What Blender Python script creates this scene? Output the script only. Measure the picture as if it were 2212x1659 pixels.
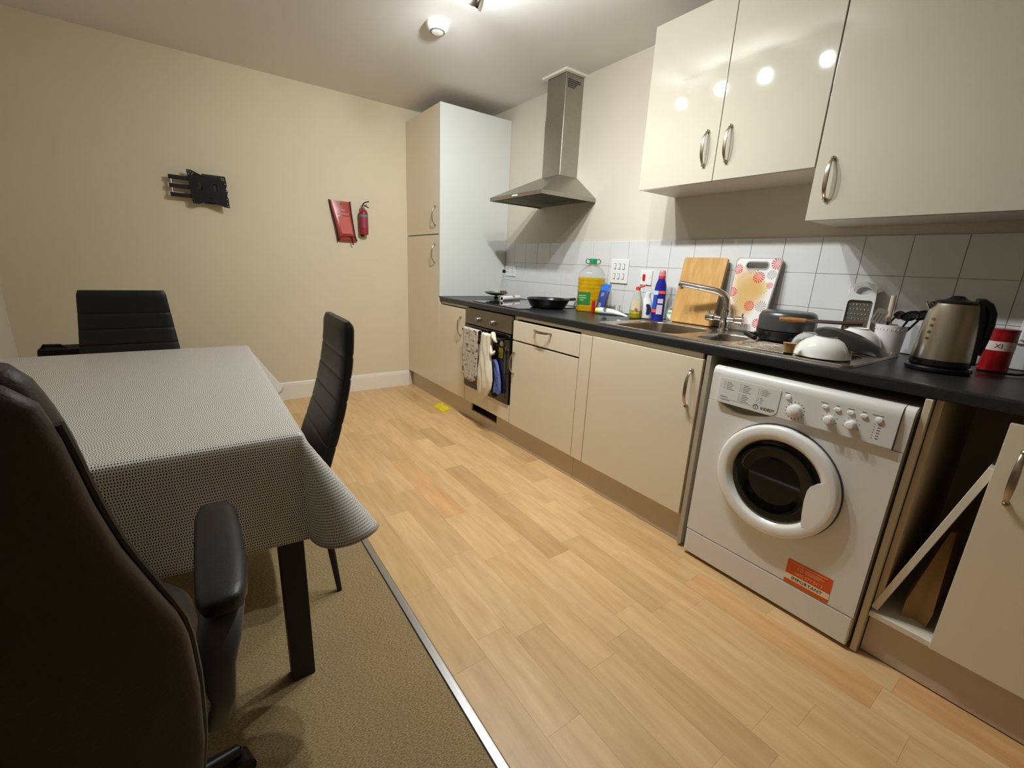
import bpy, bmesh, math, random
from mathutils import Vector, Matrix
random.seed(7)
PI = math.pi
D = bpy.data
for o in list(D.objects): D.objects.remove(o)
COL = bpy.context.scene.collection
SC = bpy.context.scene

# ------------------------------------------------------------------ camera, world, exposure
def R(a): return math.radians(a)
cam_d = D.cameras.new('camera'); cam = D.objects.new('camera', cam_d); COL.objects.link(cam)
yaw, pitch, roll = R(-36.1807), R(-15.0940), R(2.7717)
fw = Vector((-math.sin(yaw)*math.cos(pitch), math.cos(yaw)*math.cos(pitch), math.sin(pitch)))
r0 = Vector((math.cos(yaw), math.sin(yaw), 0)); u0 = r0.cross(fw)
r1 = r0*math.cos(roll)+u0*math.sin(roll); u1 = -r0*math.sin(roll)+u0*math.cos(roll)
M = Matrix((r1, u1, -fw)).transposed().to_4x4(); M.translation = Vector((-2.2844, -3.9570, 1.1739))
cam.matrix_world = M
cam_d.sensor_width = 36; cam_d.lens = 940.57/2212*36; cam_d.clip_start = .02; cam_d.clip_end = 50
SC.camera = cam
w = D.worlds.new('world'); SC.world = w; w.use_nodes = True
w.node_tree.nodes['Background'].inputs[0].default_value = (1, .9, .78, 1)
w.node_tree.nodes['Background'].inputs[1].default_value = .01
SC.view_settings.view_transform = 'Standard'; SC.view_settings.look = 'None'
SC.view_settings.gamma = 1; SC.view_settings.use_curve_mapping = False
SC.view_settings.exposure = 0.0
# four heads of the ceiling spotlight bar: (place, aim, spot energy, half angle, bare glow energy)
LAMPS = [((-1.122, -1.915, 2.266), (.35, 1.9, -1.15), 50, 62, 6), ((-1.142, -2.176, 2.286), (.38, .35, -.95), 37, 70, 10),
         ((-1.142, -2.44, 2.286), (.26, -.05, -1), 41, 70, 10), ((-1.156, -2.748, 2.282), (.12, -.15, -1), 36, 72, 6)]
for i, (p, aim, e, ha, glow) in enumerate(LAMPS):
    ld = D.lights.new('spotlight_glow', 'POINT'); ld.energy = glow; ld.shadow_soft_size = .022; ld.color = (.955, 1, 1.02)
    lo = D.objects.new('spotlight_glow', ld); lo.location = p; COL.objects.link(lo)
    ld = D.lights.new('spotlight_lamp', 'SPOT'); ld.energy = e; ld.shadow_soft_size = .022; ld.color = (.955, 1, 1.02)
    ld.spot_size = R(2*ha); ld.spot_blend = 1
    lo = D.objects.new('spotlight_lamp', ld); lo.location = p; COL.objects.link(lo)
    lo.rotation_euler = Vector(aim).to_track_quat('-Z', 'Y').to_euler()

# ------------------------------------------------------------------ materials
def C(r, g, b):
    f = lambda c: ((c/255+.055)/1.055)**2.4 if c > 10.3 else c/255/12.92
    return (f(r), f(g), f(b), 1)
MC = {}
def mat(name, col, rough=.5, metal=0, coat=0, noise=0, nscale=20, bump=0, bscale=60, trans=0, emit=0, ior=1.45, spec=.5, alpha=1):
    if name in MC: return MC[name]
    m = D.materials.new(name); m.use_nodes = True; nt = m.node_tree; b = nt.nodes['Principled BSDF']
    b.inputs['Base Color'].default_value = col; b.inputs['Roughness'].default_value = rough
    b.inputs['Metallic'].default_value = metal; b.inputs['Coat Weight'].default_value = coat
    b.inputs['Transmission Weight'].default_value = trans; b.inputs['IOR'].default_value = ior
    b.inputs['Specular IOR Level'].default_value = spec
    b.inputs['Coat Roughness'].default_value = .03
    if emit: b.inputs['Emission Color'].default_value = (1, .95, .85, 1); b.inputs['Emission Strength'].default_value = emit
    tc = nt.nodes.new('ShaderNodeTexCoord')
    if noise:
        n = nt.nodes.new('ShaderNodeTexNoise'); n.inputs['Scale'].default_value = nscale; n.inputs['Detail'].default_value = 4
        nt.links.new(tc.outputs['Object'], n.inputs['Vector'])
        r = nt.nodes.new('ShaderNodeMapRange'); r.inputs[1].default_value = .3; r.inputs[2].default_value = .7
        r.inputs[3].default_value = 1-noise; r.inputs[4].default_value = 1+noise
        nt.links.new(n.outputs['Fac'], r.inputs[0])
        mx = nt.nodes.new('ShaderNodeMix'); mx.data_type = 'RGBA'; mx.blend_type = 'MULTIPLY'; mx.inputs[0].default_value = 1
        mx.inputs[6].default_value = col; nt.links.new(r.outputs[0], mx.inputs[7]); nt.links.new(mx.outputs[2], b.inputs['Base Color'])
    if bump:
        n2 = nt.nodes.new('ShaderNodeTexNoise'); n2.inputs['Scale'].default_value = bscale; n2.inputs['Detail'].default_value = 3
        nt.links.new(tc.outputs['Object'], n2.inputs['Vector'])
        bp = nt.nodes.new('ShaderNodeBump'); bp.inputs['Strength'].default_value = bump; bp.inputs['Distance'].default_value = .002
        nt.links.new(n2.outputs['Fac'], bp.inputs['Height']); nt.links.new(bp.outputs[0], b.inputs['Normal'])
    MC[name] = m; return m
wall_m = mat('cream_paint', C(224, 211, 182), .75, noise=.015, nscale=3, bump=.08, bscale=120)
kwall_m = mat('cream_paint_kitchen', C(214, 205, 189), .7, noise=.015, nscale=3, bump=.08, bscale=120)
lwall_m = mat('pale_paint', C(222, 216, 204), .8)
ceil_m = mat('ceiling_paint', C(228, 225, 220), .85, noise=.01, nscale=2)
skirt_m = mat('white_gloss_paint', C(240, 233, 218), .35)
door_m = mat('cream_gloss_door', C(230, 217, 190), .14, coat=.35, noise=.01, nscale=2)
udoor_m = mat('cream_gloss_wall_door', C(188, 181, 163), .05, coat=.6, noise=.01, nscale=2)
carc_m = mat('cream_carcass', C(214, 200, 172), .45)
white_panel_m = mat('white_panel', C(210, 211, 204), .32)
plinth_m = mat('plinth_board', C(205, 188, 164), .22, noise=.02, nscale=4)
inside_m = mat('brown_inside', C(206, 184, 150), .7, noise=.08, nscale=3)
worktop_m = mat('black_worktop', C(36, 36, 37), .33, noise=.25, nscale=180, bump=.15, bscale=300)
tile_m = mat('white_tile', C(217, 217, 215), .12, coat=.3, bump=.02, bscale=15)
grout_m = mat('grout', C(198, 196, 188), .85)
steel_m = mat('brushed_steel', C(176, 172, 162), .33, 1, noise=.05, nscale=40)
hood_m = mat('hood_steel', C(168, 164, 154), .38, 1, noise=.04, nscale=30)
sink_m = mat('sink_steel', C(190, 182, 170), .24, 1, noise=.05, nscale=60)
chrome_m = mat('chrome', C(215, 213, 208), .07, 1)
handle_m = mat('satin_nickel', C(176, 164, 146), .28, 1)
hub_m = mat('oven_steel', C(134, 126, 112), .4, 1, noise=.03, nscale=50)
blackglass_m = mat('black_glass', C(12, 12, 13), .04, coat=.5)
hob_m = mat('hob_glass', C(14, 14, 15), .04, coat=.6)
black_m = mat('black_plastic', C(20, 20, 21), .4)
blackgl_m = mat('black_gloss_plastic', C(14, 14, 15), .18)
dark_m = mat('dark_void', C(10, 9, 8), .8)
leather_m = mat('black_leather', C(26, 26, 25), .42, bump=.25, bscale=260, spec=.4)
leather2_m = mat('office_leather', C(56, 47, 40), .5, bump=.25, bscale=240, spec=.35)
arm_m = mat('arm_pad_leather', C(26, 28, 27), .42, bump=.15, bscale=240)
armgrey_m = mat('grey_arm_plastic', C(66, 66, 69), .45)
legm = mat('black_powder_metal', C(22, 21, 20), .5)
wash_m = mat('washer_white', C(228, 224, 216), .22, coat=.2)
washp_m = mat('washer_panel_grey_white', C(214, 212, 204), .35)
washd_m = mat('washer_ring_white', C(238, 236, 230), .15, coat=.3)
washs_m = mat('washer_shadow_gap', C(70, 72, 80), .5)
ink_m = mat('dark_ink', C(48, 46, 46), .7)
inkg_m = mat('grey_ink', C(120, 120, 120), .7)
orange_m = mat('orange_label', C(222, 92, 24), .4)
cream_lab_m = mat('cream_label', C(240, 226, 196), .45)
pale_or_m = mat('pale_orange_ink', C(248, 170, 120), .5)
white_pl_m = mat('white_plastic', C(230, 230, 226), .3)
white_cer_m = mat('white_ceramic', C(232, 231, 224), .08, coat=.5)
red_pl_m = mat('red_plastic', C(196, 30, 38), .35)
redtin_m = mat('red_tin', C(150, 14, 18), .28, coat=.3)
redfire_m = mat('extinguisher_red', C(146, 40, 44), .35, coat=.2)
redblank_m = mat('fire_blanket_red', C(172, 68, 58), .3)
blank_bind_m = mat('black_binding', C(34, 18, 18), .7)
clearwin_m = mat('clear_plastic_window', C(206, 110, 100), .12, coat=.5)
palered_m = mat('pale_red_ink', C(236, 176, 156), .5)
glass_m = mat('clear_glass', C(245, 248, 245), .02, trans=1, ior=1.3)
clearpl_m = mat('clear_plastic', C(240, 243, 238), .08, trans=.9, ior=1.2)
oil_m = mat('yellow_oil', C(232, 186, 26), .07, trans=.55, ior=1.25, coat=.6, noise=.12, nscale=30)
oil2_m = mat('brown_sauce', C(140, 100, 36), .1, trans=.3)
soapy_m = mat('yellow_washing_up_liquid', C(196, 184, 20), .1, trans=.5, ior=1.3)
greencap_m = mat('green_cap', C(20, 140, 84), .35)
greenlab_m = mat('green_label', C(40, 120, 56), .5)
blueb_m = mat('blue_plastic', C(30, 34, 138), .25, coat=.2)
bluelab_m = mat('blue_label', C(44, 84, 178), .4)
pinkcap_m = mat('pink_cap', C(232, 150, 156), .3, trans=.3)
redlab_m = mat('red_label', C(228, 84, 66), .45)
bluep_m = mat('blue_packet', C(34, 104, 190), .35, noise=.1, nscale=40)
navyp_m = mat('navy_packet', C(44, 58, 120), .4)
yel_m = mat('yellow_green_cap', C(214, 232, 20), .35)
yelcloth_m = mat('yellow_cloth', C(224, 200, 34), .8, noise=.12, nscale=25, bump=.5, bscale=90)
potm = mat('dark_grey_pot', C(74, 74, 74), .3, metal=.3)
panm = mat('black_nonstick', C(24, 24, 25), .22)
dishm = mat('dark_green_black_dish', C(38, 38, 32), .35)
wood_m = mat('beech_wood', C(196, 148, 92), .5, noise=.15, nscale=30)
brush_kettle = mat('kettle_steel', C(182, 174, 160), .26, 1, noise=.03, nscale=30)
alum_m = mat('aluminium_strip', C(176, 174, 172), .35, 1)
suit_m = mat('black_bag_fabric', C(20, 18, 20), .9, noise=.2, nscale=60)
card_m = mat('brown_card', C(176, 140, 92), .75, noise=.06, nscale=15)
board_m = mat('white_shelf_board', C(226, 216, 196), .4)
bulb_m = mat('lit_bulb', C(255, 250, 240), .5, emit=45)
smokew_m = mat('smoke_alarm_white', C(238, 234, 222), .3)
smokeg_m = mat('smoke_alarm_grey', C(96, 94, 86), .5)
blueclothm = mat('blue_plug', C(20, 120, 190), .5)

def grain_mat(name, base, dark, rough=.4, scale=(1, 1, 1), rnd=0.0, tint=None, coat=0, axis='Y'):
    m = D.materials.new(name); m.use_nodes = True; nt = m.node_tree; b = nt.nodes['Principled BSDF']; L = nt.links.new
    tc = nt.nodes.new('ShaderNodeTexCoord'); mp = nt.nodes.new('ShaderNodeMapping'); mp.inputs['Scale'].default_value = scale
    oi = nt.nodes.new('ShaderNodeObjectInfo')
    va = nt.nodes.new('ShaderNodeVectorMath'); va.operation = 'MULTIPLY_ADD'
    va.inputs[1].default_value = (1, 1, 1); L(tc.outputs['Object'], va.inputs[0])
    cmb = nt.nodes.new('ShaderNodeCombineXYZ'); mu = nt.nodes.new('ShaderNodeMath'); mu.operation = 'MULTIPLY'; mu.inputs[1].default_value = 37
    L(oi.outputs['Random'], mu.inputs[0]); L(mu.outputs[0], cmb.inputs[0]); L(mu.outputs[0], cmb.inputs[1]); L(cmb.outputs[0], va.inputs[2])
    L(va.outputs[0], mp.inputs['Vector'])
    n = nt.nodes.new('ShaderNodeTexNoise'); n.inputs['Scale'].default_value = 1; n.inputs['Detail'].default_value = 6; n.inputs['Roughness'].default_value = .62
    L(mp.outputs[0], n.inputs['Vector'])
    r = nt.nodes.new('ShaderNodeValToRGB'); r.color_ramp.elements[0].position = .32; r.color_ramp.elements[1].position = .7
    r.color_ramp.elements[0].color = dark; r.color_ramp.elements[1].color = base; L(n.outputs['Fac'], r.inputs[0])
    out = r.outputs[0]
    if rnd:
        rr = nt.nodes.new('ShaderNodeValToRGB'); cr = rr.color_ramp; cr.interpolation = 'CONSTANT'
        for i, (p, c) in enumerate(tint):
            e = cr.elements[i] if i < 2 else cr.elements.new(p)
            e.position = p; e.color = c
        L(oi.outputs['Random'], rr.inputs[0])
        mx = nt.nodes.new('ShaderNodeMix'); mx.data_type = 'RGBA'; mx.blend_type = 'MULTIPLY'; mx.inputs[0].default_value = 1
        L(out, mx.inputs[6]); L(rr.outputs[0], mx.inputs[7]); out = mx.outputs[2]
    L(out, b.inputs['Base Color']); b.inputs['Roughness'].default_value = rough; b.inputs['Coat Weight'].default_value = coat
    b.inputs['Coat Roughness'].default_value = .15
    MC[name] = m; return m
plank_m = grain_mat('beech_laminate', C(226, 190, 138), C(203, 163, 112), .42, (26, 3.2, 1), 1,
    [(0, (1, 1, 1, 1)), (.2, (.90, .88, .83, 1)), (.38, (1.04, 1.03, 1.03, 1)), (.55, (1.0, .87, .76, 1)), (.64, (.82, .79, .74, 1)), (.74, (1.0, .98, .95, 1)), (.88, (1.05, 1.05, 1.08, 1))], coat=.15)
board_wood_m = grain_mat('chopping_board_wood', C(208, 166, 102), C(184, 138, 76), .45, (30, 30, 4))

def carpet_mat():
    m = D.materials.new('beige_carpet'); m.use_nodes = True; nt = m.node_tree; b = nt.nodes['Principled BSDF']; L = nt.links.new
    tc = nt.nodes.new('ShaderNodeTexCoord')
    n = nt.nodes.new('ShaderNodeTexNoise'); n.inputs['Scale'].default_value = 260; n.inputs['Detail'].default_value = 3
    mp = nt.nodes.new('ShaderNodeMapping'); mp.inputs['Scale'].default_value = (.55, 1.5, 1); mp.inputs['Rotation'].default_value = (0, 0, .3)
    L(tc.outputs['Object'], mp.inputs[0]); L(mp.outputs[0], n.inputs['Vector'])
    n2 = nt.nodes.new('ShaderNodeTexNoise'); n2.inputs['Scale'].default_value = 5; L(tc.outputs['Object'], n2.inputs['Vector'])
    r = nt.nodes.new('ShaderNodeValToRGB'); r.color_ramp.elements[0].position = .35; r.color_ramp.elements[1].position = .65
    r.color_ramp.elements[0].color = C(132, 110, 76); r.color_ramp.elements[1].color = C(178, 158, 118); L(n.outputs['Fac'], r.inputs[0])
    r2 = nt.nodes.new('ShaderNodeValToRGB'); r2.color_ramp.elements[0].color = (.88, .86, .84, 1); r2.color_ramp.elements[1].color = (1.1, 1.1, 1.1, 1)
    L(n2.outputs['Fac'], r2.inputs[0])
    mx = nt.nodes.new('ShaderNodeMix'); mx.data_type = 'RGBA'; mx.blend_type = 'MULTIPLY'; mx.inputs[0].default_value = 1
    L(r.outputs[0], mx.inputs[6]); L(r2.outputs[0], mx.inputs[7]); L(mx.outputs[2], b.inputs['Base Color'])
    b.inputs['Roughness'].default_value = 1; b.inputs['Specular IOR Level'].default_value = .1
    bp = nt.nodes.new('ShaderNodeBump'); bp.inputs['Strength'].default_value = .8; bp.inputs['Distance'].default_value = .004
    L(n.outputs['Fac'], bp.inputs['Height']); L(bp.outputs[0], b.inputs['Normal'])
    return m
carpet_m = carpet_mat()

def dash_mat():
    """white oilcloth printed with rows of small black dashes (UV in metres of cloth)"""
    m = D.materials.new('dashed_oilcloth'); m.use_nodes = True; nt = m.node_tree; b = nt.nodes['Principled BSDF']; L = nt.links.new
    uv = nt.nodes.new('ShaderNodeUVMap'); sp = nt.nodes.new('ShaderNodeSeparateXYZ'); L(uv.outputs[0], sp.inputs[0])
    def mth(op, a, bb=None):
        n = nt.nodes.new('ShaderNodeMath'); n.operation = op
        for i, x in enumerate((a, bb)):
            if x is None: continue
            if isinstance(x, (int, float)): n.inputs[i].default_value = x
            else: L(x, n.inputs[i])
        return n.outputs[0]
    wob = nt.nodes.new('ShaderNodeTexNoise'); wob.inputs['Scale'].default_value = 90; L(uv.outputs[0], wob.inputs['Vector'])
    wv = mth('MULTIPLY', mth('SUBTRACT', wob.outputs['Fac'], .5), .5)
    v = mth('DIVIDE', sp.outputs[1], .0068); row = mth('FLOOR', v); fv = mth('SUBTRACT', v, row)
    sh = mth('FRACT', mth('MULTIPLY', mth('SINE', mth('MULTIPLY', row, 12.9898)), 43.758))
    u = mth('ADD', mth('ADD', mth('DIVIDE', sp.outputs[0], .0049), sh), wv); fu = mth('FRACT', u)
    du = mth('DIVIDE', mth('ABSOLUTE', mth('SUBTRACT', fu, .5)), .24)
    dv = mth('DIVIDE', mth('ABSOLUTE', mth('SUBTRACT', fv, .5)), .30)
    d = mth('ADD', mth('POWER', du, 3.0), mth('POWER', dv, 3.0))
    msk = mth('LESS_THAN', d, 1.0)
    mx = nt.nodes.new('ShaderNodeMix'); mx.data_type = 'RGBA'; L(msk, mx.inputs[0])
    mx.inputs[6].default_value = C(226, 222, 214); mx.inputs[7].default_value = C(38, 35, 34)
    L(mx.outputs[2], b.inputs['Base Color']); b.inputs['Roughness'].default_value = .38
    return m
dash_m = dash_mat()

def flower_mat():
    """white board print: red, grey and yellow daisies with an ochre stain (UV 0..1 across the board)"""
    m = D.materials.new('daisy_print'); m.use_nodes = True; nt = m.node_tree; b = nt.nodes['Principled BSDF']; L = nt.links.new
    uv = nt.nodes.new('ShaderNodeUVMap')
    def mth(op, a, bb=None):
        n = nt.nodes.new('ShaderNodeMath'); n.operation = op
        for i, x in enumerate((a, bb)):
            if x is None: continue
            if isinstance(x, (int, float)): n.inputs[i].default_value = x
            else: L(x, n.inputs[i])
        return n.outputs[0]
    sp = nt.nodes.new('ShaderNodeSeparateXYZ'); L(uv.outputs[0], sp.inputs[0])
    cur = None
    def mixin(mask, col):
        nonlocal cur
        mx = nt.nodes.new('ShaderNodeMix'); mx.data_type = 'RGBA'; L(mask, mx.inputs[0])
        if cur is None: mx.inputs[6].default_value = C(232, 228, 222)
        else: L(cur, mx.inputs[6])
        mx.inputs[7].default_value = col; cur = mx.outputs[2]
    def blob(cx, cy, r):
        dx = mth('SUBTRACT', sp.outputs[0], cx); dy = mth('SUBTRACT', sp.outputs[1], cy)
        dist = mth('SQRT', mth('ADD', mth('MULTIPLY', dx, dx), mth('MULTIPLY', dy, dy)))
        mr = nt.nodes.new('ShaderNodeMapRange'); mr.inputs[1].default_value = r; mr.inputs[2].default_value = r*.45
        mr.inputs[3].default_value = 0; mr.inputs[4].default_value = .75; L(dist, mr.inputs[0]); return mr.outputs[0]
    def flower(cx, cy, r, n=14):
        dx = mth('SUBTRACT', sp.outputs[0], cx); dy = mth('SUBTRACT', sp.outputs[1], cy)
        dist = mth('SQRT', mth('ADD', mth('MULTIPLY', dx, dx), mth('MULTIPLY', dy, dy)))
        ang = mth('ARCTAN2', dy, dx)
        pet = mth('GREATER_THAN', mth('COSINE', mth('MULTIPLY', ang, n)), -.05)
        return mth('MULTIPLY', pet, mth('LESS_THAN', dist, r))
    RED, GRY, YEL = C(214, 50, 52), C(160, 160, 164), C(222, 200, 110)
    for f in [(.07*.6, .30, .075, GRY), (.43, .86, .10, GRY), (.72, .60, .11, YEL), (.86, .78, .075, GRY), (.50, .12, .085, GRY), (.80, .36, .09, GRY), (.28, .48, .13, C(176, 168, 148))]:
        mixin(flower(f[0]*.6, f[1], f[2]*.82), f[3])
    for bl in [(.20, .68, .24), (.27, .5, .26), (.22, .3, .20), (.33, .58, .2)]: mixin(blob(*bl), C(206, 166, 96))
    for f in [(.08, .84, .085), (.12*.6, .52, .085), (.6, .74, .095), (.93, .93, .1), (.88, .64, .05), (.55, .35, .085), (.82, .13, .08)]:
        mixin(flower(f[0]*.6, f[1], f[2]*.82), RED)
    L(cur, b.inputs['Base Color']); b.inputs['Roughness'].default_value = .3
    return m
flower_m = flower_mat()

def towel_mat(name, base, ink, scale=28):
    m = D.materials.new(name); m.use_nodes = True; nt = m.node_tree; b = nt.nodes['Principled BSDF']; L = nt.links.new
    tc = nt.nodes.new('ShaderNodeTexCoord'); n = nt.nodes.new('ShaderNodeTexNoise'); n.inputs['Scale'].default_value = scale; n.inputs['Detail'].default_value = 5; n.inputs['Roughness'].default_value = .5
    mp = nt.nodes.new('ShaderNodeMapping'); mp.inputs['Scale'].default_value = (1, 1, 2.0); L(tc.outputs['Object'], mp.inputs[0]); L(mp.outputs[0], n.inputs['Vector'])
    r = nt.nodes.new('ShaderNodeValToRGB'); e = r.color_ramp.elements; e[0].position = .36; e[0].color = ink; e[1].position = .46; e[1].color = base
    e2 = e.new(.56); e2.color = tuple(x*.72 for x in base[:3])+(1,); e3 = e.new(.6); e3.color = base
    L(n.outputs['Fac'], r.inputs[0]); L(r.outputs[0], b.inputs['Base Color']); b.inputs['Roughness'].default_value = .9
    return m
mitt_m = towel_mat('printed_cotton', C(214, 204, 184), C(96, 90, 80))
towel_m = mat('white_cotton', C(232, 222, 198), .95, noise=.04, nscale=12, bump=.4, bscale=120)
blueprint_m = towel_mat('blue_printed_cotton', C(112, 124, 196), C(60, 66, 150), 40)

# ------------------------------------------------------------------ mesh helpers
def nb(): return bmesh.new()
def box(bm, x0, x1, y0, y1, z0, z1, bev=0, seg=2):
    x0, x1 = sorted((x0, x1)); y0, y1 = sorted((y0, y1)); z0, z1 = sorted((z0, z1))
    t = bmesh.new()
    bmesh.ops.create_cube(t, size=1)
    for v in t.verts: v.co = Vector(((x0+x1)/2+v.co.x*(x1-x0), (y0+y1)/2+v.co.y*(y1-y0), (z0+z1)/2+v.co.z*(z1-z0)))
    if bev: bmesh.ops.bevel(t, geom=t.edges[:], offset=bev, segments=seg, affect='EDGES', profile=.5)
    merge(bm, t); return bm
def merge(bm, t, Mx=None):
    me = D.meshes.new('tmp'); t.to_mesh(me); t.free()
    if Mx is not None: me.transform(Mx)
    bm.from_mesh(me); D.meshes.remove(me)
def loft(bm, rings, cap=True, closed=True):
    vs = [[bm.verts.new(p) for p in r] for r in rings]; n = len(rings[0])
    for a, b in zip(vs, vs[1:]):
        for i in range(n if closed else n-1):
            j = (i+1) % n
            try: bm.faces.new((a[i], a[j], b[j], b[i]))
            except ValueError: pass
    if cap and closed:
        bm.faces.new(list(reversed(vs[0]))); bm.faces.new(vs[-1])
    return bm
def ring(c, u, v, a, b, n=2.0, seg=24):
    c = Vector(c); u = Vector(u); v = Vector(v); out = []
    for i in range(seg):
        t = 2*PI*i/seg; ct, st = math.cos(t), math.sin(t)
        out.append(c+u*(a*math.copysign(abs(ct)**(2/n), ct))+v*(b*math.copysign(abs(st)**(2/n), st)))
    return out
def basis(d):
    d = Vector(d).normalized(); a = Vector((0, 0, 1)) if abs(d.z) < .9 else Vector((1, 0, 0))
    u = a.cross(d).normalized(); return u, d.cross(u).normalized(), d
def lathe(bm, prof, c=(0, 0, 0), axis=(0, 0, 1), seg=32, cap=True):
    """prof: (radius, height along axis)"""
    u, v, d = basis(axis); c = Vector(c)
    rings = [[c+d*h+u*(max(r, 1e-5)*math.cos(2*PI*i/seg))+v*(max(r, 1e-5)*math.sin(2*PI*i/seg)) for i in range(seg)] for r, h in prof]
    loft(bm, rings, cap); return bm
def cyl(bm, p0, p1, r0, r1=None, seg=20):
    p0, p1 = Vector(p0), Vector(p1); r1 = r0 if r1 is None else r1
    return lathe(bm, [(r0, 0), (r1, (p1-p0).length)], p0, p1-p0, seg)
def tube(bm, pts, r, seg=12, flat=None, caps=True):
    pts = [Vector(p) for p in pts]; rings = []; up = None
    for i, p in enumerate(pts):
        d = (pts[min(i+1, len(pts)-1)]-pts[max(i-1, 0)]).normalized()
        if up is None: u, v, _ = basis(d)
        else:
            u = (up-d*up.dot(d)).normalized(); v = d.cross(u)
        up = u; rr = r[i] if isinstance(r, (list, tuple)) else r
        rings.append([p+u*(rr*math.cos(2*PI*k/seg))+v*(rr*math.sin(2*PI*k/seg)) for k in range(seg)])
    loft(bm, rings, caps); return bm
def poly_plate(bm, outer, holes, thick, Mx):
    """outline (2D) with holes, extruded by thick along local z, placed by matrix"""
    t = bmesh.new()
    for lp in [outer]+list(holes):
        vs = [t.verts.new((x, y, 0)) for x, y in lp]
        for i in range(len(vs)): t.edges.new((vs[i], vs[(i+1) % len(vs)]))
    bmesh.ops.triangle_fill(t, use_beauty=True, use_dissolve=False, edges=t.edges[:])
    for f in t.faces:
        if f.normal.z < 0: f.normal_flip()
    ex = bmesh.ops.extrude_face_region(t, geom=t.faces[:])
    for v in [g for g in ex['geom'] if isinstance(g, bmesh.types.BMVert)]: v.co.z += thick
    bmesh.ops.recalc_face_normals(t, faces=t.faces[:])
    merge(bm, t, Mx); return bm
def rrect(x0, x1, y0, y1, r, n=5):
    out = []
    for cx, cy, a in ((x1-r, y1-r, 0), (x0+r, y1-r, 90), (x0+r, y0+r, 180), (x1-r, y0+r, 270)):
        for i in range(n+1):
            t = R(a+90*i/n); out.append((cx+r*math.cos(t), cy+r*math.sin(t)))
    return out
def circ(cx, cy, r, n=10): return [(cx+r*math.cos(2*PI*i/n), cy+r*math.sin(2*PI*i/n)) for i in range(n)]
# matrices that put a local xy drawing on a wall plane
def face_negx(x, y, z):   # local x -> -Y (to the right as seen from the room), local y -> Z, normal -> -X
    return Matrix(((0, 0, -1, x), (-1, 0, 0, y), (0, 1, 0, z), (0, 0, 0, 1)))
def face_negy(x, y, z):   # local x -> +X, local y -> Z, normal -> -Y
    return Matrix(((1, 0, 0, x), (0, 0, -1, y), (0, 1, 0, z), (0, 0, 0, 1)))
def text_bm(s, size, Mx, ext=.0004, bm=None, bend=None, sx=1.0, align='CENTER'):
    cu = D.curves.new('t', 'FONT'); cu.body = s; cu.size = size; cu.extrude = ext; cu.align_x = align; cu.align_y = 'CENTER'; cu.resolution_u = 2
    o = D.objects.new('t', cu); COL.objects.link(o)
    dg = bpy.context.evaluated_depsgraph_get(); dg.update()
    me = D.meshes.new_from_object(o.evaluated_get(dg))
    D.objects.remove(o); D.curves.remove(cu)
    for v in me.vertices:
        v.co.x *= sx
        if bend: a = v.co.x/bend; rr = bend+v.co.z; v.co.x = rr*math.sin(a); v.co.z = rr*math.cos(a)-bend
    me.transform(Mx)
    bm = bm or bmesh.new(); bm.from_mesh(me); D.meshes.remove(me); return bm

def obj(name, bm, m, parent=None, smooth=True, ang=35, kind=None, label=None, keep=False):
    me = D.meshes.new(name)
    if not keep: bmesh.ops.recalc_face_normals(bm, faces=bm.faces[:])
    bm.to_mesh(me); bm.free(); me.materials.append(m)
    o = D.objects.new(name, me); COL.objects.link(o)
    if parent is not None:
        me.transform(parent['_w'] and Matrix.Translation(-Vector(parent['_w']))); o.parent = parent; o['_w'] = parent['_w']
    else:
        if len(me.vertices):
            xs = [v.co.x for v in me.vertices]; ys = [v.co.y for v in me.vertices]; zs = [v.co.z for v in me.vertices]
            c = Vector(((min(xs)+max(xs))/2, (min(ys)+max(ys))/2, min(zs)))
        else: c = Vector((0, 0, 0))
        me.transform(Matrix.Translation(-c)); o.location = c; o['_w'] = list(c)
    if smooth:
        me.polygons.foreach_set('use_smooth', [True]*len(me.polygons)); me.set_sharp_from_angle(angle=R(ang))
    if smooth and len(me.polygons) < 6000:
        wn = o.modifiers.new('wn', 'WEIGHTED_NORMAL'); wn.keep_sharp = True; wn.weight = 100
    if kind: o['kind'] = kind
    if label: o['label'] = label
    return o
def thing(name, label, cat, loc, group=None):
    o = D.objects.new(name, None); COL.objects.link(o); o.location = loc; o['_w'] = list(loc)
    o.empty_display_size = .05; o['label'] = label; o['category'] = cat
    if group: o['group'] = group
    return o
def tag(o, label, cat, group=None):
    o['label'] = label; o['category'] = cat
    if group: o['group'] = group
    return o
def struct(name, bm, m, parent=None, **k): return obj(name, bm, m, parent, kind='structure' if parent is None else None, **k)

# ------------------------------------------------------------------ room shell
XL, YF, YN, H = -3.226, 0.0, -7.2, 2.421
struct('wall_back', box(nb(), XL-.1, .1, 0, .1, 0, H+.1), wall_m)
wr = struct('wall_right', box(nb(), 0, .1, YN, 0, 0, H+.1), kwall_m)
struct('wall_left', box(nb(), XL-.1, XL, YN, 0, 0, H+.1), lwall_m)
struct('wall_front', box(nb(), XL-.1, .1, YN-.1, YN, 0, H+.1), wall_m)
struct('ceiling', box(nb(), XL, 0, YN, 0, H, H+.1), ceil_m)
fl = struct('floor', box(nb(), -1.80, 0, YN, 0, -.1, -.004), mat('floor_joint', C(176, 140, 96), .8))
struct('floor', box(nb(), XL, -1.812, YN, 0, -.1, 0), carpet_m)
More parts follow.
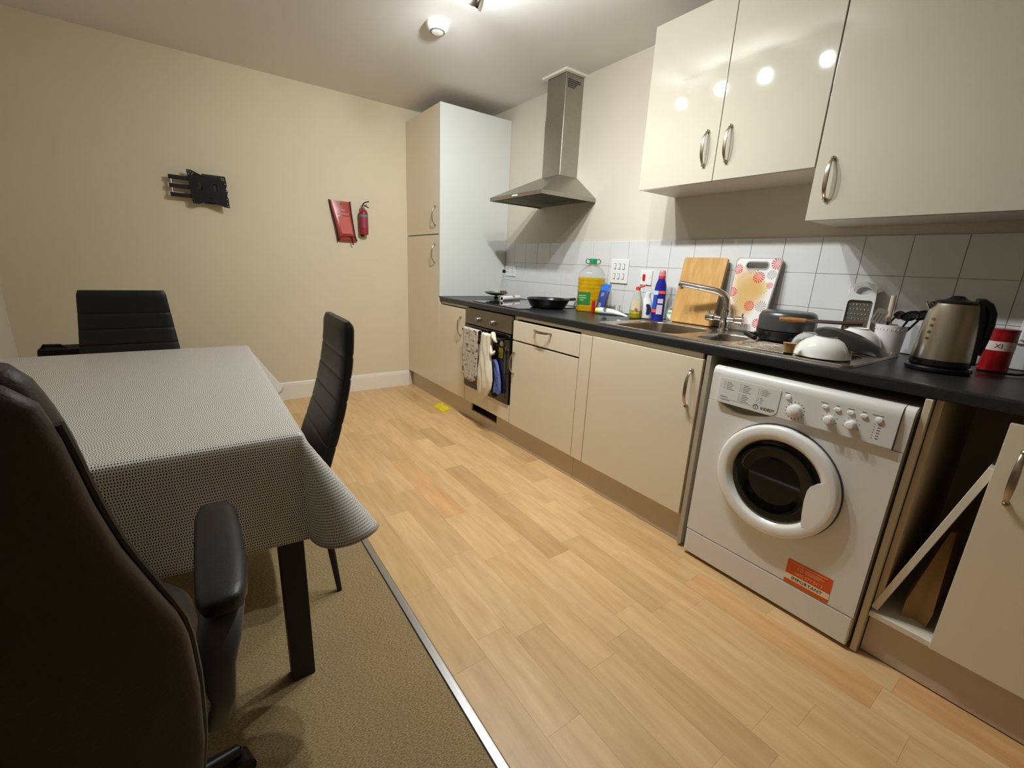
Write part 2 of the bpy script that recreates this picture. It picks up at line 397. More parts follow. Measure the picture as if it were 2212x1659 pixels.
# laminate strips, end joints staggered
lens = [.36, .48, .60]; pm = {}
for L_ in lens:
    b = nb(); box(b, -.0588, .0588, -L_/2+.0002, L_/2-.0002, -.004, 0, 0, 1)
    me = D.meshes.new('plank'); b.to_mesh(me); b.free(); me.materials.append(plank_m); pm[L_] = me
seeds = {-1.143: -2.80, -1.025: -2.266, -1.615: -2.63, -1.261: -3.23, -1.379: -1.95, -.907: -2.93, -.789: -3.2, -1.497: -3.05, -.671: -2.5, -1.733: -2.1}
xs_ = [-.671-.118*i for i in range(10)]
rp = random.Random(11)
for x in xs_:
    y = seeds.get(round(x, 3), -2.3)
    y0 = y
    while y0 < -.05:
        L_ = rp.choice(lens)
        if y0+L_ > -.001:
            fit = -.001-y0; b = nb(); box(b, -.0588, .0588, -fit/2+.0002, fit/2-.0002, -.004, 0)
            me = D.meshes.new('plank'); b.to_mesh(me); b.free(); me.materials.append(plank_m); L_ = fit
        else: me = pm[L_]
        o = D.objects.new('plank', me); COL.objects.link(o); o.parent = fl
        o.location = Vector((x, y0+L_/2, 0))-Vector(fl['_w']); y0 += L_
    y0 = y
    while y0 > -5.0:
        L_ = rp.choice(lens); o = D.objects.new('plank', pm[L_]); COL.objects.link(o); o.parent = fl
        o.location = Vector((x, y0-L_/2, 0))-Vector(fl['_w']); y0 -= L_
b = nb(); box(b, -.612, -.55, -5.0, -.001, -.004, 0); obj('plank', b, plank_m, fl)
b = nb()
loft(b, [[(-1.822, y, .0), (-1.818, y, .0035), (-1.806, y, .0045), (-1.796, y, .0035), (-1.792, y, .0)] for y in (-7.1, -.001)])
struct('trim_1', b, alum_m)
def skirting(x0, x1, y, name):
    b = nb(); pr = [(0, 0), (-.02, 0), (-.02, .112), (-.016, .118), (-.013, .135), (-.006, .145), (0, .145)]
    loft(b, [[(x, y+p[0], p[1]) for p in pr] for x in (x0, x1)]); return struct(name, b, skirt_m)
skirting(XL+.02, -.66, 0, 'baseboard_back')
b = nb(); pr = [(0, 0), (.02, 0), (.02, .112), (.016, .118), (.013, .135), (.006, .145), (0, .145)]
loft(b, [[(XL+p[0], y, p[1]) for p in pr] for y in (-7.2, -.0)]); struct('baseboard_left', b, skirt_m)

# splashback tiles
obj('grout', box(nb(), -.005, 0, -4.66, -.664, .912, 1.364), grout_m, wr)
tcache = {}
def tile(y0, y1, z0, z1):
    k = (round(y1-y0, 3), round(z1-z0, 3))
    if k not in tcache:
        b = nb(); box(b, -.0085, -.004, -(y1-y0)/2, (y1-y0)/2, 0, z1-z0, .0012, 1)
        me = D.meshes.new('tile'); b.to_mesh(me); b.free(); me.materials.append(tile_m); me.polygons.foreach_set('use_smooth', [True]*len(me.polygons)); me.set_sharp_from_angle(angle=R(50)); tcache[k] = me
    o = D.objects.new('tile', tcache[k]); wn = o.modifiers.new('wn', 'WEIGHTED_NORMAL'); wn.keep_sharp = True; wn.weight = 100; COL.objects.link(o); o.parent = wr; o.location = Vector((0, (y0+y1)/2, z0))-Vector(wr['_w'])
P_ = .1542; rows = [(1.2085, 1.3622), (1.0575, 1.2065), (.9125, 1.0555)]
for k in range(-20, 6):
    ya = -1.566+k*P_; yb = ya+P_
    yb2 = min(yb, -.664)
    if yb2-ya < .02: continue
    for z0, z1 in rows: tile(ya+.001, yb2-.001, z0, z1)

# ------------------------------------------------------------------ kitchen units
XD, XC, XP = -.650, -.632, -.618      # door face, carcass front, plinth face
def door(parent, y0, y1, z0, z1, m=door_m, xf=XD, th=.018, name='door'):
    return obj(name, box(nb(), xf, xf+th, y0+.0015, y1-.0015, z0, z1, .0018, 2), m, parent)
def handle(parent, x, y, z, L=.145, horiz=False, proj=.03):
    """bow handle: two round feet and a strap that swells in the middle"""
    b = nb(); hl = L/2; n = 16; rings = []
    ax = Vector((0, 1, 0)) if horiz else Vector((0, 0, 1)); sd = Vector((0, 0, 1)) if horiz else Vector((0, 1, 0))
    c = Vector((x, y, z)); out = Vector((-1, 0, 0))
    for i in range(n+1):
        t = i/n; s = (t-.5)*2
        h = proj*(1-abs(s)**3.2)*.92+.005
        p = c+ax*(hl*s*(.98))+out*h
        wd = .0045+.0038*(1-s*s); th = .0032
        d1 = (proj*.92*(-3.2)*abs(s)**2.2*math.copysign(1, s)); tan = (ax*hl+out*d1).normalized(); nn = tan.cross(sd).normalized()
        rings.append(ring(p, sd, nn, wd, th, 2.4, 10))
    loft(b, rings)
    for s in (-1, 1):
        lathe(b, [(.0075, 0), (.0075, .004), (.006, .007), (.0058, .014), (.003, .0165)], c+ax*(hl*s*.97), out, 14)
    return obj('handle', b, handle_m, parent)
def carcass(parent, y0, y1, z0, z1, xf=XC, xb=-.004, th=.016, m=carc_m, top=True):
    b = nb(); box(b, xf, xb, y0, y0+th, z0, z1); box(b, xf, xb, y1-th, y1, z0, z1); box(b, xf, xb, y0+th, y1-th, z0, z0+th)
    if top: box(b, xf, xb, y0+th, y1-th, z1-th, z1)
    box(b, xb-.006, xb, y0+th, y1-th, z0+th, z1-th)
    return obj('carcass', b, m, parent)

# tall cupboard in the corner
tc_ = thing('tall_cupboard', 'floor to ceiling cream cupboard in the corner, white side panel facing the hob', 'cupboard', (-.33, -.33, 0))
carcass(tc_, -.640, -.003, .15, 2.318)
door(tc_, -.642, -.022, 1.398, 2.320); handle(door(tc_, -.642, -.022, .150, 1.392), XD, -.575, 1.248)
handle(tc_.children[1], XD, -.584, 1.535)
obj('side_panel', box(nb(), -.651, -.002, -.660, -.642, .9115, 2.322, .0008, 1), white_panel_m, tc_, label='white side panel')
obj('filler_strip', box(nb(), XD, -.632, -.020, -.002, .15, 2.32, .0008, 1), door_m, tc_)

obj('lower_filler', box(nb(), XD, -.004, -.6605, -.643, .15, .870, .0008, 1), door_m, tc_)
c1 = thing('base_cabinet', 'narrow cream base cabinet between the tall cupboard and the oven', 'cabinet', (-.33, -.88, 0))
carcass(c1, -1.094, -.662, .15, .870); handle(door(c1, -1.094, -.662, .15, .848), XD, -1.026, .714)

oh = thing('oven_housing', 'cream cabinet housing the built-in oven, plain panel under it', 'cabinet', (-.33, -1.4, 0))
b = nb(); box(b, XC, -.004, -1.110, -1.098, .15, .87); box(b, XC, -.004, -1.702, -1.698, .15, .87); box(b, XC, -.004, -1.698, -1.110, .15, .166); box(b, XC, -.004, -1.698, -1.110, .25, .262)
obj('carcass', b, carc_m, oh)
obj('panel', box(nb(), XD, XD+.018, -1.696, -1.100, .152, .270, .0018, 2), door_m, oh)
ov = thing('oven', 'built-in black glass oven with steel control panel and two towels on its handle', 'oven', (-.33, -1.4, .27))
obj('oven_body', box(nb(), -.632, -.06, -1.690, -1.114, .268, .862), dark_m, ov)
cp = obj('control_panel', box(nb(), -.655, -.634, -1.696, -1.100, .752, .866, .002, 2), hub_m, ov)
od = obj('oven_door', box(nb(), -.660, -.634, -1.694, -1.102, .278, .746, .004, 3), blackglass_m, ov)
b = nb(); box(b, -.6625, -.6600, -1.660, -1.136, .31, .66, .001, 1); obj('oven_window', b, mat('oven_window_glass', C(26, 22, 18), .06, coat=.4), ov)
b = nb(); tube(b, [(-.700, -1.145, .712), (-.700, -1.652, .712)], .0085, 14)
for y in (-1.165, -1.632): cyl(b, (-.660, y, .712), (-.700, y, .712), .007, seg=12)
obj('oven_handle', b, black_m, ov)
for y in (-1.294, -1.481):
    b = nb(); lathe(b, [(.021, 0), (.021, .004), (.018, .006), (.0165, .022), (.014, .025)], (-.655, y, .799), (-1, 0, 0), 24)
    box(b, -.684, -.656, y-.0045, y+.0045, .783, .815, .002, 2); obj('knob', b, steel_m, ov)
for y, z in ((-1.262, .825), (-1.340, .828), (-1.455, .832), (-1.300, .829)): obj('marking', cyl(nb(), (-.6555, y, z), (-.6548, y, z), .003, seg=10), ink_m, cp)
obj('energy_label', box(nb(), -.6642, -.6605, -1.618, -1.572, .578, .648, .0003, 1), mat('yellow_green_label', C(150, 140, 40), .4), od, label='yellow green energy label')
b = nb(); lathe(b, [(.022, 0), (.022, .001)], (-.6606, -1.600, .672), (-1, 0, 0), 20); obj('round_label', b, mat('tan_label', C(160, 140, 100), .4), od)

dc = thing('drawer_cabinet', 'cream base cabinet right of the oven, drawer above a door', 'cabinet', (-.33, -2.0, 0))
carcass(dc, -2.316, -1.706, .15, .870)
handle(door(dc, -2.315, -1.706, .722, .843, name='drawer'), XD, -2.007, .811, horiz=True)
handle(door(dc, -2.315, -1.706, .15, .713), XD, -1.732, .570)
tag(obj('filler_panel', box(nb(), XD, XD+.018, -2.400, -2.3175, .15, .846, .0018, 2), door_m), 'slim cream filler panel between the drawer cabinet and the sink cabinet', 'panel')
sc_ = thing('sink_cabinet', 'wide cream cabinet under the sink, one door with handle at right', 'cabinet', (-.33, -2.7, 0))
carcass(sc_, -3.019, -2.402, .15, .74, top=False); obj('rail', box(nb(), XC, XC+.016, -3.003, -2.318, .80, .87), carc_m, sc_)
handle(door(sc_, -3.018, -2.403, .15, .848), XD, -2.975, .719, L=.16)
tag(obj('end_panel', box(nb(), -.645, -.004, -3.046, -3.026, .012, .871, .001, 1), mat('shaded_cream_panel', C(176, 166, 146), .4)), 'cream end panel with shade in its colour between the sink cabinet and the washing machine', 'panel')  # cream panel coloured greyer to carry the shade that falls on it
tag(obj('end_panel', box(nb(), -.650, -.004, -3.705, -3.688, .002, .871, .0015, 1), carc_m), 'cream end panel on the right side of the washing machine', 'panel')
oc = thing('base_cabinet', 'cream base cabinet at the far right with an open left half and one door', 'cabinet', (-.33, -4.1, 0))
b = nb(); y0, y1 = -4.52, -3.708
box(b, -.645, -.004, y0, y0+.016, .15, .87); box(b, -.63, -.012, y1-.016, y1, .168, .87); box(b, -.012, -.006, y0, y1, .15, .87); obj('carcass', b, inside_m, oc)
obj('bottom_shelf', box(nb(), -.645, -.006, y0+.016, y1, .150, .168, .0008, 1), board_m, oc, label='white cabinet floor')
handle(door(oc, -4.42, -3.852, .150, .852), XD, -3.893, .718)
# plinths
b = nb()
box(b, XP, XP+.016, -1.154, -.022, .001, .147, .001, 1); box(b, XP, XP+.016, -2.309, -1.511, .001, .147, .001, 1)
box(b, XP, XP+.016, -1.511, -1.154, .001, .074); box(b, XP, XP+.016, -1.511, -1.154, .142, .147)
tag(obj('plinth', b, plinth_m), 'long plinth board under the cabinets by the oven, dark rectangular vent hole in it', 'plinth')
tag(obj('plinth', box(nb(), XP, XP+.016, -3.022, -2.311, .001, .147, .001, 1), plinth_m), 'plinth board under the sink cabinet, left of the washing machine', 'plinth')
tag(obj('plinth', box(nb(), XP, XP+.016, -4.6, -3.708, .004, .147, .001, 1), plinth_m), 'plinth board at the right, beyond the washing machine', 'plinth')

# worktop with a cut-out for the two bowls
b = nb(); zt, zb = .910, .872; CY0, CY1, CX0, CX1 = -3.05, -2.42, -.57, -.17
n = 8
def wprof(y):
    pts = [(CX0, zb), (-.642, zb)]
    for i in range(7):
        a = R(-90+0) if 0 else None
    pts += [(-.6475, zb+.003), (-.6485, zb+.009), (-.6485, zt-.009), (-.6460, zt-.003), (-.640, zt), (CX0, zt)]
    return [(x, y, z) for x, z in pts]
loft(b, [wprof(-4.62), wprof(-.661)])
box(b, CX0, -.001, CY1, -.661, zb, zt); box(b, CX0, -.001, -4.62, CY0, zb, zt); box(b, CX1, -.001, CY0, CY1, zb, zt)
tag(obj('worktop', b, worktop_m), 'long black laminate worktop running over all the base cabinets', 'worktop')

# hob
hb = thing('hob', 'black glass hob set in the worktop beside the tall cupboard', 'hob', (-.34, -1.42, .911))
obj('glass_plate', box(nb(), -.605, -.095, -1.700, -1.120, .9105, .9155, .0015, 2), hob_m, hb)
for x, y, r in ((-.48, -1.27, .075), (-.48, -1.56, .09), (-.22, -1.27, .09), (-.22, -1.56, .075)):
    b = nb(); lathe(b, [(r, 0), (r, .0003), (r-.002, .0003), (r-.002, 0)], (x, y, .9155), (0, 0, 1), 40, cap=False); obj('zone_ring', b, mat('zone_grey', C(70, 70, 70), .4), hb)

# sink
sk = thing('sink', 'stainless steel inset sink with big bowl, half bowl and ridged drainer', 'sink', (-.35, -2.95, .911))
SX0, SX1, SY0, SY1 = -.612, -.085, -3.49, -2.372; zr = .9145
bowl1 = (-.565, -.20, -2.80, -2.435); bowl2 = (-.53, -.255, -3.035, -2.865)
b = nb()
Mx = Matrix.Translation((0, 0, zr-.0015))
poly_plate(b, rrect(SX0, SX1, SY0, SY1, .03), [rrect(bowl1[0], bowl1[1], bowl1[2], bowl1[3], .06, 6)[::-1], rrect(bowl2[0], bowl2[1], bowl2[2], bowl2[3], .06, 6)[::-1]], .0015, Mx)
# raised outer rim
o_, i_ = rrect(SX0, SX1, SY0, SY1, .03), rrect(SX0+.014, SX1-.014, SY0+.014, SY1-.014, .022)
loft(b, [[(x, y, .9106) for x, y in o_], [(x, y, zr+.003) for x, y in rrect(SX0+.003, SX1-.003, SY0+.003, SY1-.003, .028)], [(x, y, zr+.003) for x, y in rrect(SX0+.009, SX1-.009, SY0+.009, SY1-.009, .025)], [(x, y, zr) for x, y in i_]], cap=False)
obj('sink_top', b, sink_m, sk, ang=50)
for (xa, xb_, ya, yb_), dep, nm in ((bowl1, .16, 'main_bowl'), (bowl2, .09, 'half_bowl')):
    b = nb(); rs = []
    for dd, ins in ((0, 0), (.004, .004), (dep*.5, .010), (dep*.85, .016), (dep*.97, .035), (dep, .06)):
        rs.append([(x, y, zr-dd) for x, y in rrect(xa+ins, xb_-ins, ya+ins, yb_-ins, .06, 6)])
    loft(b, rs, cap=False); f = b.verts.ensure_lookup_table(); nvr = len(rs[0]); b.faces.new([b.verts[len(b.verts)-nvr+i] for i in range(nvr)])
    obj(nm, b, sink_m, sk, ang=60)
ridge_m = mat('polished_ridge', C(200, 192, 180), .10, 1)
for i in range(9):
    x = -.535+i*.034; b = nb(); ya = -3.072-(.0 if i < 6 else (i-5)*.0)
    rs = [ring((x, y, zr-.001), (1, 0, 0), (0, 0, 1), a_, h_, 2, 8) for y, a_, h_ in ((ya, .001, .001), (ya-.02, .0050, .0045), (-3.43, .0050, .0045), (-3.45, .001, .001))]
    loft(b, rs); obj('drainer_ridge', b, ridge_m, sk)
tp = thing('mixer_tap', 'chrome mixer tap with angled spout reaching over the big sink bowl', 'tap', (-.125, -2.79, .914))
b = nb(); lathe(b, [(.028, 0), (.028, .006), (.022, .010), (.0215, .09), (.023, .10)], (-.125, -2.79, .914), seg=28); obj('tap_body', b, chrome_m, tp)
b = nb(); pts = [(-.125, -2.79, .98), (-.125, -2.79, 1.03), (-.127, -2.784, 1.062), (-.133, -2.770, 1.086), (-.141, -2.750, 1.099), (-.152, -2.722, 1.106), (-.172, -2.66, 1.115), (-.196, -2.585, 1.126), (-.205, -2.558, 1.130)]
tube(b, pts, [.0185, .0180, .0175, .017, .0165, .016, .015, .0145, .014], 18)
cyl(b, (-.199, -2.572, 1.122), (-.200, -2.572, 1.102), .0115, .0105, 16)
obj('spout', b, chrome_m, tp)
for s in (1, -1):
    b = nb(); lathe(b, [(.014, 0), (.014, .035), (.020, .040), (.0215, .046), (.0215, .078), (.018, .083)], (-.125, -2.79+.015*s, .968), (0, s, .03), 24)
    cyl(b, (-.125, -2.79+.085*s, .985), (-.127, -2.79+.087*s, 1.006), .006, .005, 10); obj('lever', b, chrome_m, tp)
b = nb(); lathe(b, [(.004, 0), (.017, .003), (.019, .014), (.014, .024), (.004, .026)], (-.43, -2.975, .826), seg=14)
for k in range(6): cyl(b, (-.43+.014*math.cos(k), -2.975+.014*math.sin(k), .84), (-.43+.02*math.cos(k), -2.975+.02*math.sin(k), .872), .006, .004, 8)
box(b, -.447, -.413, -2.992, -2.958, .84, .888, .012, 3)
tag(obj('scrubbing_sponge', b, blueclothm), 'small blue sponge sitting in the half bowl of the sink', 'sponge')

# hood
hd = thing('cooker_hood', 'stainless steel chimney cooker hood on the wall above the hob', 'cooker hood', (-.2, -1.39, 1.62))
HY0, HY1, HX = -1.692, -1.104, -.474
b = nb()
for a_ in ((HX, HX+.004, HY0, HY1), (HX+.004, -.002, HY0, HY0+.004), (HX+.004, -.002, HY1-.004, HY1)): box(b, *a_, 1.618, 1.642)
lo = [(HX, HY0, 1.642), (-.002, HY0, 1.642), (-.002, HY1, 1.642), (HX, HY1, 1.642)]
up = [(-.164, -1.488, 1.794), (-.002, -1.488, 1.794), (-.002, -1.292, 1.794), (-.164, -1.292, 1.794)]
loft(b, [lo, up], cap=False); obj('canopy', b, hood_m, hd, ang=10)
b = nb(); box(b, -.160, -.002, -1.486, -1.294, 1.79, 2.16, .001, 1); box(b, -.157, -.002, -1.484, -1.296, 2.15, 2.412, .001, 1); obj('chimney', b, hood_m, hd)
b = nb(); box(b, HX+.004, -.004, HY0+.004, HY1-.004, 1.628, 1.632); obj('underside', b, mat('hood_under', C(120, 118, 108), .4, 1), hd)
for ya in (-1.66, -1.39):
    b = nb(); box(b, -.42, -.10, ya, ya+.255, 1.624, 1.629, .002, 1)
    for i in range(10): box(b, -.40+i*.029, -.388+i*.029, ya+.02, ya+.235, 1.6225, 1.6245)
    obj('filter', b, mat('filter_grey', C(96, 98, 88), .45, .8), hd)
for i in range(5):
    b = nb(); lathe(b, [(.0045, 0), (.0045, .003)], (HX, -1.385-.0125*i, 1.631), (-1, 0, 0), 12); obj('button', b, white_pl_m, hd)
b = nb()
for i in range(9):
    for j in range(5):
        if j > 1 and i > 4+2*(4-j)*0 and i > 8-j: continue
        x, z = -.135+.0125*i, 2.372-.0105*j; cyl(b, (x, -1.4842, z), (x, -1.4852, z), .0042, seg=8)
obj('vent_grille', b, dark_m, hd)['kind'] = 'stuff'
b = nb(); box(b, -.185, -.160, -1.512, -1.268, 2.408, 2.421); box(b, -.16, -.001, -1.512, -1.486, 2.408, 2.421); box(b, -.16, -.001, -1.294, -1.268, 2.408, 2.421)
struct('trim_2', b, skirt_m)

# wall units
def wall_unit(y0, y1, z0, z1, splits, label):
    t = thing('wall_cabinet', label, 'cabinet', (-.16, (y0+y1)/2, z0)); carcass(t, y0+.001, y1-.001, z0+.003, z1-.002, -.299, -.002, .018, m=mat('wall_unit_white', C(222, 214, 200), .4))
    ds = []
    for a, bb in zip(splits, splits[1:]): ds.append(door(t, a, bb, z0, z1, udoor_m, -.318, .018))
    return ds
ds = wall_unit(-3.141, -2.311, 1.590, 2.322, [-3.141, -2.7246, -2.311], 'cream gloss wall cabinet with a pair of doors above the sink')
handle(ds[1], -.318, -2.672, 1.731); handle(ds[0], -.318, -2.778, 1.732)
ds = wall_unit(-3.96, -3.143, 1.3986, 2.322, [-3.96, -3.143], 'taller cream gloss wall cabinet at the right, single wide door hanging lower')
handle(ds[0], -.318, -3.199, 1.542)
ds = wall_unit(-4.62, -3.962, 1.3986, 2.322, [-4.62, -3.962], 'wall cabinet beyond the right edge of the wide single door')

# ------------------------------------------------------------------ washing machine
WX = -.668; wy0, wy1 = -3.680, -3.073; wm = thing('washing_machine', 'white front loading washing machine with round door and orange sticker under the worktop', 'washing machine', (-.36, -3.37, 0))
b = nb(); box(b, WX+.022, -.09, wy0, wy1, .012, .836, .010, 3)
for y in (-3.62, -3.12):
    for x in (-.60, -.15): cyl(b, (x, y, .0), (x, y, .02), .018, seg=12)
obj('body', b, wash_m, wm)
# front fascia with drawer grip cut-out and porthole
Mf = face_negx(WX+.022, 0, 0)
def Yx(y): return -y
outer = [(-wy1, .122), (-wy0, .122), (-wy0, .705), (-wy1, .705)]
grip = [(3.120, .7045), (3.124, .7), (3.150, .688), (3.180, .678), (3.215, .678), (3.250, .684), (3.290, .694), (3.318, .7045)]
g2 = [(x, z-.002) for x, z in grip]
outer = [(3.0745, .124), (3.6785, .124), (3.6785, .703)]+[(x, z) for x, z in reversed(grip)]+[(3.0745, .703)]
b = nb(); poly_plate(b, outer, [circ(3.368, .478, .190, 40)[::-1]], .020, Mf); obj('front_panel', b, wash_m, wm)
b = nb(); box(b, WX+.020, WX+.0215, -3.33, -3.11, .66, .705); obj('grip_recess', b, mat('grip_shade', C(150, 142, 124), .5), wm)  # recess back coloured darker to stand in for the shade inside the grip
b = nb(); box(b, WX+.002, WX+.024, wy0+.001, wy1-.001, .013, .1205, .006, 3); obj('kick_panel', b, wash_m, wm)
# control panel, slightly proud and leaning
b = nb(); rs = []
for x, z in ((WX+.022, .705), (WX-.006, .7055), (WX-.009, .710), (WX-.003, .806), (WX+.002, .822), (WX+.010, .835), (WX+.022, .839), (WX+.05, .840), (WX+.05, .705)): rs.append((x, z))
loft(b, [[(x, -3.652, z) for x, z in rs], [(x, -3.112, z) for x, z in rs]]); obj('control_panel', b, washp_m, wm, ang=50)
for ya, yb_ in ((-3.679, -3.654), (-3.110, -3.074)):
    b = nb(); rr = [(WX+.022, .705), (WX+.004, .705), (WX+.004, .81), (WX+.008, .826), (WX+.016, .836), (WX+.03, .839), (WX+.05, .839), (WX+.05, .705)]
    loft(b, [[(x, ya, z) for x, z in rr], [(x, yb_, z) for x, z in rr]]); obj('corner_trim', b, wash_m, wm, ang=50)
def PX(z): return WX-.009+(z-.710)*(.006/.096)     # panel face x at height z
tilt = math.atan(.006/.096)
def on_panel(y, z, off=0): # drawing plane on the control panel
    return Matrix.Translation((PX(z)-off, y, z)) @ Matrix.Rotation(tilt, 4, 'Y') @ face_negx(0, 0, 0)
b = nb(); poly_plate(b, [(-.108, -.047), (.085, -.047), (.100, -.042), (.108, -.030), (.108, .047), (-.108, .047)], [], .0022, on_panel(-3.223, .7555)); dr = obj('detergent_drawer', b, mat('drawer_front', C(212, 212, 206), .3), wm)
# printed programme table (illegible small lines) and logo
b = nb()
def bars(cx, cy, n, w_, dy=.0062):
    for i in range(n):
        ww = w_*(.6+.4*((i*37) % 10)/10); box_l(b, cx, cx+ww, cy-dy*i, cy-dy*i-.0016); box_l(b, cx-.012, cx-.009, cy-dy*i, cy-dy*i-.0018); box_l(b, cx-.006, cx-.004, cy-dy*i, cy-dy*i-.0016)
def box_l(bm, x0, x1, y0, y1):
    t = bmesh.new(); vs = [t.verts.new((x, y, 0)) for x, y in ((x0, y1), (x1, y1), (x1, y0), (x0, y0))]; t.faces.new(vs); merge(bm, t, on_panel(-3.223, .7555, .0026))
for cx, cy, n_, w_ in ((-.082, .034, 5, .03), (-.02, .036, 5, .032), (-.02, .000, 5, .03), (.046, .036, 4, .034), (.046, .006, 4, .012)): bars(cx, cy, n_, w_)
box_l(b, -.1, .02, -.0305, -.0312); box_l(b, -.098, -.07, -.022, -.0245); box_l(b, -.094, -.06, -.034, -.0358)
obj('programme_table', b, inkg_m, dr, smooth=False)['kind'] = 'stuff'
b = nb(); lathe(b, [(.0092, 0), (.0092, .0006), (.0078, .0006), (.0078, 0)], on_panel(-3.223, .7555, .0024) @ Vector((.036, -.030, 0)), (-1, 0, 0), 28, cap=False)
text_bm('i', .014, on_panel(-3.223, .7555, .0026) @ Matrix.Translation((.036, -.030, 0)), bm=b)
text_bm('INDESIT', .0135, on_panel(-3.223, .7555, .0026) @ Matrix.Translation((.0765, -.0305, 0)), bm=b, sx=.98)
obj('logo', b, ink_m, dr, smooth=False)
for y, z, r, h in ((-3.385, .747, .021, .024), (-3.486, .748, .0135, .022), (-3.545, .750, .0135, .022)):
    b = nb(); lathe(b, [(r*1.06, 0), (r, .006), (r*.93, h*.85), (r*.7, h), (.001, h+.001)], (PX(z)+.001, y, z), (-1, 0, .06), 24)
    obj('knob', b, washd_m, wm)
for y, z, r in ((-3.356, .788, .009), (-3.608, .785, .009)):
    b = nb(); lathe(b, [(r, 0), (r, .003), (r*.8, .005), (.001, .006)], (PX(z), y, z), (-1, 0, .06), 18); obj('button', b, washd_m, wm)
for y in (-3.467, -3.501, -3.536, -3.570):
    b = nb(); rs = [ring((PX(.786)-h, y, .786), (0, 1, 0), (0, 0, 1), .0095*s, .0058*s, 2, 16) for h, s in ((-.001, 1), (.003, 1), (.005, .75))]; loft(b, rs); obj('button', b, washd_m, wm)
b = nb()
for i in range(16):
    a = 2*PI*i/16+.2; y, z = -3.385+.0285*math.sin(a), .747+.0285*math.cos(a); Mq = on_panel(y, z, .0003); t = bmesh.new(); s_ = .0016
    vs = [t.verts.new(p) for p in ((-s_, -s_, 0), (s_, -s_, 0), (s_, s_, 0), (-s_, s_, 0))]; t.faces.new(vs); merge(b, t, Mq)
for cy_ in (-3.486, -3.545):
    for a_ in (-110, -70, -30, 30, 70, 110):
        y, z = cy_-.021*math.sin(R(a_)), .749+.021*math.cos(R(a_)); t = bmesh.new(); vs = [t.verts.new(p) for p in ((-.002, -.0006, 0), (.002, -.0006, 0), (.002, .0006, 0), (-.002, .0006, 0))]; t.faces.new(vs); merge(b, t, on_panel(y, z, .0003))
for y, z, w_ in ((-3.350, .800, .008), (-3.463, .797, .010), (-3.500, .797, .005), (-3.535, .797, .008), (-3.569, .797, .006), (-3.602, .7965, .014)):
    t = bmesh.new(); vs = [t.verts.new(p) for p in ((-w_, -.0008, 0), (w_, -.0008, 0), (w_, .0010, 0), (-w_, .0010, 0))]; t.faces.new(vs); merge(b, t, on_panel(y, z, .0003))
for i in range(6):
    for dy, w_ in ((0, .0012), (-.012, .004)):
        t = bmesh.new(); vs = [t.verts.new(p) for p in ((-w_, -.001, 0), (w_, -.001, 0), (w_, .001, 0), (-w_, .001, 0))]; t.faces.new(vs); merge(b, t, on_panel(-3.600+dy, .770-i*.0085, .0003))
obj('panel_markings', b, ink_m, wm, smooth=False)['kind'] = 'stuff'
# door
DC = (WX+.002, -3.368, .478)
dr2 = obj('door', lathe(nb(), [(.150, .0), (.199, .0), (.2035, .006), (.2035, .018), (.200, .026), (.192, .030), (.176, .0305), (.166, .0295), (.160, .026), (.150, .012), (.146, .006), (.146, .0)], DC, (-1, 0, 0), 72, cap=False), washd_m, wm, ang=60)
obj('door_shadow_gap', lathe(nb(), [(.198, -.001), (.2065, -.001), (.2065, .0025), (.198, .0025)], DC, (-1, 0, 0), 64, cap=False), washs_m, wm)  # dark ring painted as the shade in the gap around the door
obj('door_glass', lathe(nb(), [(.146, .012), (.143, .018), (.128, .022), (.10, .015), (.06, .006), (.001, .002)], DC, (-1, 0, 0), 56), mat('porthole_glass', C(9, 7, 6), .05, spec=.35), dr2)
hp = []
for a in range(-38, 27, 4): hp.append((3.368+.180*math.cos(R(a)), .478+.180*math.sin(R(a))))
hp += [(3.515, .536), (3.500, .529), (3.486, .515), (3.480, .497), (3.478, .46), (3.481, .41), (3.486, .372), (3.490, .368)]
b = nb(); poly_plate(b, hp, [], .0225, face_negx(DC[0]-.008, 0, 0)); obj('door_grip', b, washd_m, dr2)
# sticker
st = obj('sticker', poly_plate(nb(), rrect(3.466, 3.605, .124, .2185, .006), [], .0006, face_negx(WX+.002, 0, 0)), orange_m, wm, label='orange service sticker')
obj('white_band', poly_plate(nb(), [(3.4662, .1395), (3.6048, .1395), (3.6048, .1610), (3.4662, .1610)], [], .0009, face_negx(WX+.002, 0, 0)), cream_lab_m, st)
Ms = lambda yy, z: face_negx(WX+.0008, -yy, z)
obj('lettering', text_bm('IMPORTANT', .0168, Ms(3.536, .1500), ext=.0003, sx=1.02), ink_m, st, smooth=False, label='IMPORTANT in black')
b = text_bm('10', .022, Ms(3.508, .1945)); text_bm('0800 577 0413', .0145, Ms(3.538, .1730), bm=b)
for i, (a0, a1) in enumerate(((3.524, 3.575), (3.524, 3.583), (3.524, 3.568))): box(b, WX+.0002, WX+.0012, -a1, -a0, .2005-i*.0055, .2025-i*.0055)
box(b, WX+.0002, WX+.0012, -3.590, -3.480, .2085, .2105)
obj('small_print', b, pale_or_m, st, smooth=False)['kind'] = 'stuff'

